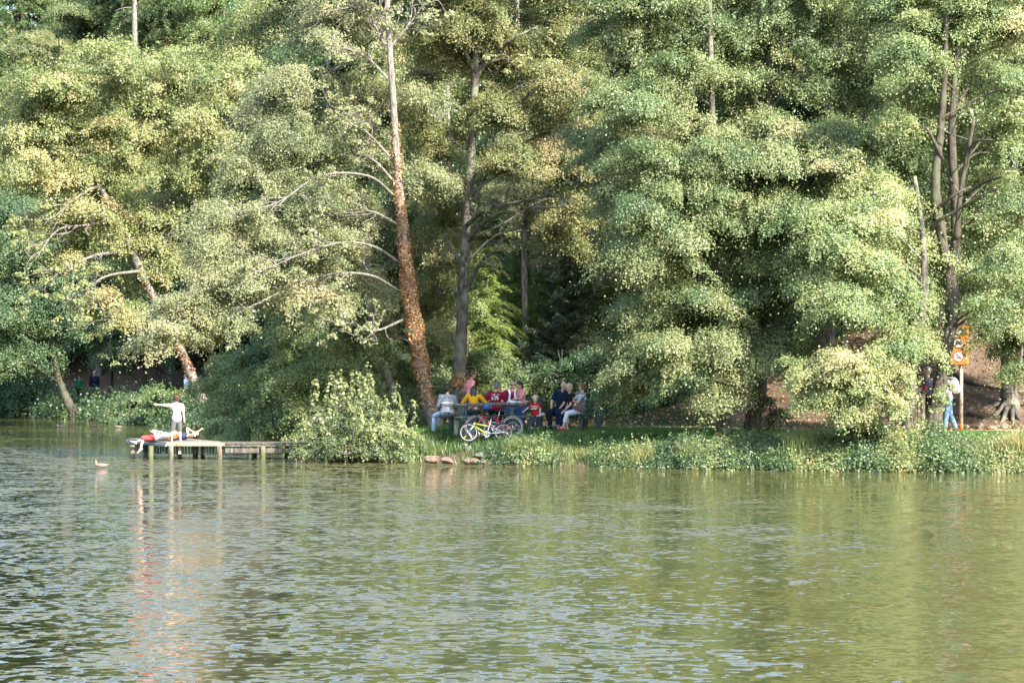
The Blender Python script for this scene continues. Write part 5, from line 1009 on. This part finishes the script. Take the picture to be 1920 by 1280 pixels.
# wooden bin
bn = np.array([at_px(1718, 77.0), 76.95, 0]); bn[2] = gz(bn[0], bn[1]); root = thing('litter_bin', 'tall pale wooden slatted bin beside the man in the dark jersey', 'bin', bn)
for k in range(4):
    m = MB(); box(m, bn+[-.15+.1*k, -.16, .5], (.085, .03, 1.0), bev=.008); m.build('slat', WOODL, root)
m = MB()
for sx in (-1, 1): box(m, bn+[sx*.2, 0, .5], (.03, .30, 1.0), bev=.008)
box(m, bn+[0, .16, .5], (.37, .03, 1.0), bev=.008); m.build('side_panel', WOODL, root)
m = MB(); box(m, bn+[0, 0, 1.03], (.44, .38, .05), bev=.015); m.build('lid', plain('black_bin_lid', (.015, .02, .02), .5), root)
m = MB(); box(m, bn+[-.08, -.1, 1.07], (.14, .12, .025), bev=.008); m.build('dispenser', plain('green_plastic', (.05, .42, .30), .4), root)
# sign
sp = np.array([at_px(1802, 77.8), 77.8, 0]); sp[2] = gz(sp[0], sp[1]); root = thing('warning_sign', 'orange sign with red prohibition circles on a pale wooden post', 'sign', sp)
tz = W(0, 684, 77.8)[2]; ztop = W(0, 612, 77.8)[2]; zb = W(0, 803, 77.8)[2]; sp[2] = min(sp[2], zb)
m = MB(); tube(m, [(sp[0], 77.8, sp[2]-.3), (sp[0], 77.8, ztop-.1)], .055, 14); m.build('post', barkmat('pale_round_post', (.24, .19, .15), (.5, .42, .36), 12), root, smooth=True)
m = MB(); tube(m, [(sp[0], 77.8, sp[2]-.02), (sp[0], 77.8, zb+.12)], .060, 14); m.build('post_band', plain('orange_paint', (.8, .14, .02), .5), root, smooth=True)
ORG = plain('orange_sign_enamel', (.66, .19, .025), .45, noise=.12, scale=3, spec=.5); pc = np.array([at_px(1799, 77.7), 77.70, (tz+ztop)/2]); MS = np.array(Matrix.Rotation(R(-14), 3, 'Z'))
m = MB(); box(m, pc, (.49, .06, ztop-tz), M3=MS, bev=.02); m.build('panel', ORG, root)
def disc(mb, c, r0, r1, off, k=28):
    a = np.arange(k)*2*PI/k; o = MS @ np.array([0, -1, 0]); X_ = MS @ np.array([1, 0, 0]); P0 = c+o*off
    V = [P0+X_*math.cos(t)*r+np.array([0, 0, 1])*math.sin(t)*r for r in (r0, r1) for t in a]
    mb.add(V, [[i, (i+1) % k, k+(i+1) % k, k+i] for i in range(k)])
RDP = plain('red_sign_paint', (.62, .03, .04), .4, noise=.05); BKP = plain('black_sign_paint', (.02, .02, .025), .4, noise=0); WHP = plain('white_sign_paint', (.8, .8, .8), .4, noise=.03)
for cz in (-.30, .08, .40):
    c = pc+MS @ np.array([-.02, 0, 0])+[0, 0, cz]; rr = .165 if cz < .3 else .10
    m = MB(); disc(m, c, 0.0001, rr, .034); m.build('white_disc', WHP, root); m = MB(); disc(m, c, rr*.76, rr*.98, .038); o_ = MS @ np.array([0, -1, 0])
    X_ = MS @ np.array([1, 0, 0]); Zv = np.array([0, 0, 1.]); u = nrm(X_-Zv); v = nrm(X_+Zv)
    if cz < .3: P0 = c+o_*.040; m.add([P0-u*rr*.8-v*.008, P0+u*rr*.8-v*.008, P0+u*rr*.8+v*.008, P0-u*rr*.8+v*.008], [[0, 1, 2, 3]])
    m.build('red_ring', RDP, root)
    m = MB(); P0 = c+o_*.036
    def q2(x, z, w, h): m.add([P0+X_*(x-w/2)+Zv*(z-h/2), P0+X_*(x+w/2)+Zv*(z-h/2), P0+X_*(x+w/2)+Zv*(z+h/2), P0+X_*(x-w/2)+Zv*(z+h/2)], [[0, 1, 2, 3]])
    if cz == -.30: q2(0, -.03, .12, .022); q2(-.03, -.055, .03, .014); q2(.03, -.01, .04, .018); q2(.055, -.05, .03, .012)     # lying swimmer-like mark
    elif cz == .08:
        for sx in (-.05, .05): disc(m, c+X_*sx-Zv*.03, .018, .027, .0365, 14)
        q2(0, 0, .07, .012); q2(.03, .02, .012, .04); q2(-.02, .045, .03, .05)
    else: q2(0, 0, .06, .02)
    m.build('symbol', BKP, root)
# ------------------------------------------------------------------ strollers in the cove and behind the bushes
person('stroller in a green sweater, black trousers and dark cap on the cove path', at_px(149, 160), 160, -88, 1.62, g=1.25, sk=SK, top=cloth('bottle_green_wool', (.02, .16, .09)), sleeve='long', bot=BLK, shoe=BLK, hair=('short', HD), cap=cloth('dark_cap', (.05, .04, .06)))
person('white-haired stroller in a navy sweater beside the green one', at_px(177, 161), 161, -95, 1.76, g=1.15, top=NV, sleeve='long', bot=cloth('grey_blue_jeans', (.12, .16, .2)), shoe=BLK, hair=('short', HW))
person('walker in a light blue waistcoat and dark red trousers behind the thin post', at_px(350, 142), 142, 165, 1.66, (.05, 0, 1), [((-.1, -.1, -1), (.3, 0, -1)), ((-.1, .15, -1), (.3, 0, -1))], g=1.15, top=cloth('light_blue_fleece', (.30, .42, .62)), bot=cloth('dark_red_trousers', (.22, .02, .04)), shoe=BLK, hair=('short', HG))
person('walker in blue jeans half hidden by the leaning trunk', at_px(369, 143), 143, 170, 1.72, g=1.1, top=cloth('dark_blue_jacket', (.03, .08, .2)), sleeve='long', bot=JN, shoe=BLK, hair=('short', HB))
person('walker in a pale blue top glimpsed through leaves right of the leaning trunk', at_px(396, 140), 140, 175, 1.70, g=1.1, top=cloth('pale_blue_shirt', (.35, .45, .65)), bot=JN, shoe=BLK, hair=('short', HB))
person('walker in white with a red scarf glimpsed between the pale and ivy trunks', at_px(752, 90.0), 90.0, 150, 1.56, top=cloth('white_blouse', (.45, .47, .52)), bot=cloth('pale_trousers', (.5, .5, .52)), shoe=BLK, hair=('short', HB), cap=cloth('red_cap', (.5, .04, .06)))
p0 = W(361, 765, 139); m = MB(); tube(m, [(p0[0], 139, gz(p0[0], 139)-.3), (p0[0]+.02, 139, W(0, 720, 139)[2])], .045, 10); tag(m.build('wooden_post', WOODL, smooth=True), 'thin pale wooden post standing in the cove bank', 'post')

# ------------------------------------------------------------------ bicycles
RUB = plain('black_tyre_rubber', (.02, .02, .022), .8, noise=.3); RUBG = plain('dusty_grey_tyre', (.17, .16, .15), .9); CHR = plain('silver_alloy', (.6, .62, .66), .3, metal=.9, noise=.05); WHT = plain('white_frame_paint', (.50, .51, .54), .35, noise=.03)
LIME = plain('lime_frame_paint', (.36, .44, .04), .35, noise=.05); REDP = plain('crimson_frame_paint', (.42, .02, .05), .35, noise=.05); BLKP = plain('black_plastic', (.015, .015, .018), .45); ORR = plain('orange_reflector_plastic', (.85, .22, .02), .3)
def bicycle(label, px, d, py, wr, wb, yaw, lean, c1, c2, tyre, tw=.022, refl=True):
    """px: middle between the wheels; front points left"""
    x0 = at_px(px, d); zc = gz(x0, d); O = np.array([x0, d, zc]); f = np.array([math.cos(R(yaw)), math.sin(R(yaw)), 0]); sd = np.array([-f[1], f[0], 0]); up = nrm(np.array([0, 0, 1])+sd*math.tan(R(lean))); sd = np.cross(up, f)
    P = lambda a, z, s=0: O+f*a+up*z+sd*s
    root = thing('bicycle', label, 'bicycle', O); Fh, Rh = (wb/2, wr), (-wb/2, wr)
    for (a, z) in (Fh, Rh):
        hub = P(a, z); m = MB(); th = np.arange(24)*2*PI/24
        for t in th: s_ = 1 if int(t*4) % 2 else -1; tube(m, [P(a, z, .025*s_), P(a+math.cos(t)*(wr-.045), z+math.sin(t)*(wr-.045))], .0022, 4, cap=False)
        tube(m, [P(a, z, -.05), P(a, z, .05)], .018, 10); wh = m.build('wheel', CHR, root)
        def ring(r, rad, mat, nm, k=36, sx=1.0):
            m = MB(); n = 40; tt = np.arange(n)*2*PI/n; V = []
            for t in tt:
                for q in np.arange(8)*2*PI/8: rr = r+rad*math.cos(q); V.append(P(a+math.cos(t)*rr, z+math.sin(t)*rr, rad*sx*math.sin(q)))
            F = [[i*8+j, i*8+(j+1) % 8, ((i+1) % n)*8+(j+1) % 8, ((i+1) % n)*8+j] for i in range(n) for j in range(8)]; m.add(V, F); m.build(nm, mat, wh, smooth=True)
        ring(wr-tw, tw, tyre, 'tyre'); ring(wr-2*tw-.006, .008, CHR if c1 is REDP else WHT, 'rim')
        if refl:
            for t in (-.85, 2.4)[:1 if a > 0 else 2]: m = MB(); u = np.array([math.cos(t), math.sin(t)]); beam(m, P(a+u[0]*wr*.45, z+u[1]*wr*.45, -.02), P(a+u[0]*wr*.78, z+u[1]*wr*.78, -.02), .012, .035, .003, up=f+up*.1); m.build('reflector', ORR, wh)
    hd = (wb/2-wr*.62, wr*2.02); hd2 = (hd[0]+.04, wr*1.70); bbk = (-.02, wr*.86); st = (-wr*.42, wr*2.0); 
    m = MB(); tube(m, [P(*hd2), P(*bbk)], .024, 10); tube(m, [P(*hd), P(*hd2)], .022, 10); tube(m, [P(hd[0]+.01, hd[1]-.03), P(st[0]*.7, wr*1.62)], .019, 10); m.build('frame', c1, root, smooth=True)
    m = MB(); tube(m, [P(*bbk), P(*st)], .016, 8)
    for s in (-.045, .045): tube(m, [P(bbk[0], bbk[1], s*.5), P(*Rh, s)], .011, 8); tube(m, [P(st[0]*.75, wr*1.6, s*.4), P(*Rh, s)], .010, 8)
    m.build('rear_frame', c2, root, smooth=True)
    m = MB(); tube(m, [P(*hd2), P(hd2[0]+.03, wr*1.45)], .02, 8)
    for s in (-.05, .05): tube(m, [P(hd2[0]+.02, wr*1.56, s), P(*Fh, s)], .016, 8)
    m.build('fork', CHR if c1 is not REDP else REDP, root, smooth=True)
    m = MB(); tube(m, [P(*hd), P(hd[0]-.03, hd[1]+.12)], .014, 8); tube(m, spline([P(hd[0]-.10, hd[1]+.16, -.28), P(hd[0]-.02, hd[1]+.14, -.12), P(hd[0]-.02, hd[1]+.13, .12), P(hd[0]-.10, hd[1]+.16, .28)], 5), .012, 8); hbr = m.build('handlebar', BLKP, root, smooth=True)
    for s in (-.25, .25): m = MB(); tube(m, [P(hd[0]-.07, hd[1]+.155, s*.86), P(hd[0]-.11, hd[1]+.162, s*1.15)], .018, 8); m.build('grip', BLKP, hbr)
    m = MB(); ell(m, P(st[0]-.05, st[1]+.13), (.13, .06, .03), np.stack([f, sd, up], 1)); rcone(m, P(st[0]-.02, st[1]+.13), P(st[0]+.10, st[1]+.135), .03, .015); put(srem(m, .008, 1), 'saddle', BLKP, root)
    m = MB(); tube(m, [P(*st), P(st[0]-.03, st[1]+.12)], .012, 8); m.build('seat_post', CHR, root)
    m = MB(); k = 24
    for r0, r1 in ((.055, .085),):
        V = [P(bbk[0]+math.cos(t)*r, bbk[1]+math.sin(t)*r, -.04+o) for o in (0, .006) for r in (r0, r1) for t in np.arange(k)*2*PI/k]
        m.add(V, [[i, (i+1) % k, k+(i+1) % k, k+i] for i in range(k)]+[[2*k+i, 3*k+i, 3*k+(i+1) % k, 2*k+(i+1) % k] for i in range(k)]+[[k+i, k+(i+1) % k, 3*k+(i+1) % k, 3*k+i] for i in range(k)])
    for s in (-1, 1): tube(m, [P(*bbk, s*.05), P(bbk[0]+.05*s, bbk[1]-.14*s, s*.06)], .01, 8)
    m.build('crankset', CHR, root)
    for s in (-1, 1): m = MB(); box(m, P(bbk[0]+.05*s, bbk[1]-.14*s, s*.11), (.08, .08, .02), bev=.005); m.build('pedal', BLKP, root)
    for s in (-.02, .02): m = MB(); tube(m, [P(bbk[0], bbk[1]+.075*np.sign(s), -.045), P(Rh[0], Rh[1]+.035*np.sign(s), -.045)], .004, 5); m.build('chain', BLKP, root)
    return P, hd
P1, hd1 = bicycle("child's lime and white bicycle nearest the water, leaning on the table", 911.5, 77.55, 810, .27, .96, 180, -8, LIME, WHT, RUB)
P2, hd2_ = bicycle('larger crimson bicycle with dusty tyres, second from the water', 926, 77.95, 808, .315, 1.02, 180, -8, REDP, REDP, RUBG, tw=.028, refl=False)
P3, _ = bicycle('small bicycle with orange reflectors, hidden behind the other two', 935, 78.1, 808, .22, .78, 180, -4, WHT, WHT, RUB, tw=.018)
def helmet(label, c, mat, s=1.0):
    m = MB(); ell(m, c, (.14*s, .10*s, .085*s)); ell(m, c+[.03, 0, -.01], (.13*s, .095*s, .07*s)); o = put(srem(m, .008, 1), 'helmet', mat, origin=c); tag(o, label, 'helmet')
    for k in range(5): v = MB(); t = -.6+.3*k; rcone(v, c+[-.11*s, -.03-.012*k, .03], c+[.11*s, -.04-.012*k, .045-.012*k], .007, .007, 6); v.build('vent', plain('helmet_vent_black', (.01, .01, .01), .6), o)
helmet('black cycle helmet hanging from the handlebars of the lime bicycle', W(889, 766.5, 77.35), BLKP)
helmet('blue cycle helmet resting behind the crimson bicycle on the bench', W(913, 763, 78.2), plain('blue_helmet_shell', (.02, .16, .62), .3), .8)

# ------------------------------------------------------------------ ducks
def duck(label, px, py, d, s, body, headm, face=-1):
    p = W(px, py, d); p[2] = 0; B = MB(); ell(B, p+[0, 0, .045*s], (.22*s, .10*s, .085*s)); ell(B, p+[face*-.17*s, 0, .08*s], (.10*s, .06*s, .035*s)); ell(B, p+[face*.14*s, 0, .06*s], (.08*s, .075*s, .07*s))
    rcone(B, p+[face*.17*s, 0, .08*s], p+[face*.19*s, 0, .22*s], .045*s, .03*s); ell(B, p+[face*.215*s, 0, .25*s], (.052*s, .036*s, .038*s))
    o = put(srem(B, .008, 2), 'duck', body, origin=p); tag(o, label, 'duck', 'ducks on the lake')
    m = MB(); ell(m, p+[face*.217*s, 0, .253*s], (.056*s, .040*s, .042*s)); m.build('head', headm, o, smooth=True)
    m = MB(); ell(m, p+[face*.285*s, 0, .24*s], (.035*s, .017*s, .008*s)); m.build('bill', plain('yellow_bill', (.65, .5, .08), .5), o, smooth=True)
    for q in (-1, 1): m = MB(); ell(m, p+[face*-.03*s, q*.085*s, .065*s], (.16*s, .025*s, .055*s)); m.build('wing', plain('brown_grey_wing', (.24, .19, .16), .8, noise=.3), o, smooth=True)
DBD = plain('pale_duck_plumage', (.20, .145, .11), .8, noise=.45, scale=15); DHD = plain('dark_green_duck_head', (.02, .05, .04), .5)
duck('duck with a dark head swimming left in front of the jetty', 190, 876, 73.6, .8, DBD, DHD)
duck('pale duck far out under the cove bank, leftmost of three', 113, 800, 130, .7, plain('whitish_plumage', (.35, .35, .37), .8), DHD)
duck('brown duck in the middle of the three by the cove bank', 178, 799, 131, .7, plain('brown_plumage', (.3, .17, .12), .8), plain('brown_duck_head', (.15, .08, .05), .6))
duck('dark duck nearest the jetty of the three by the cove bank', 222, 801, 129, .7, plain('dark_plumage', (.14, .14, .15), .8), DHD)
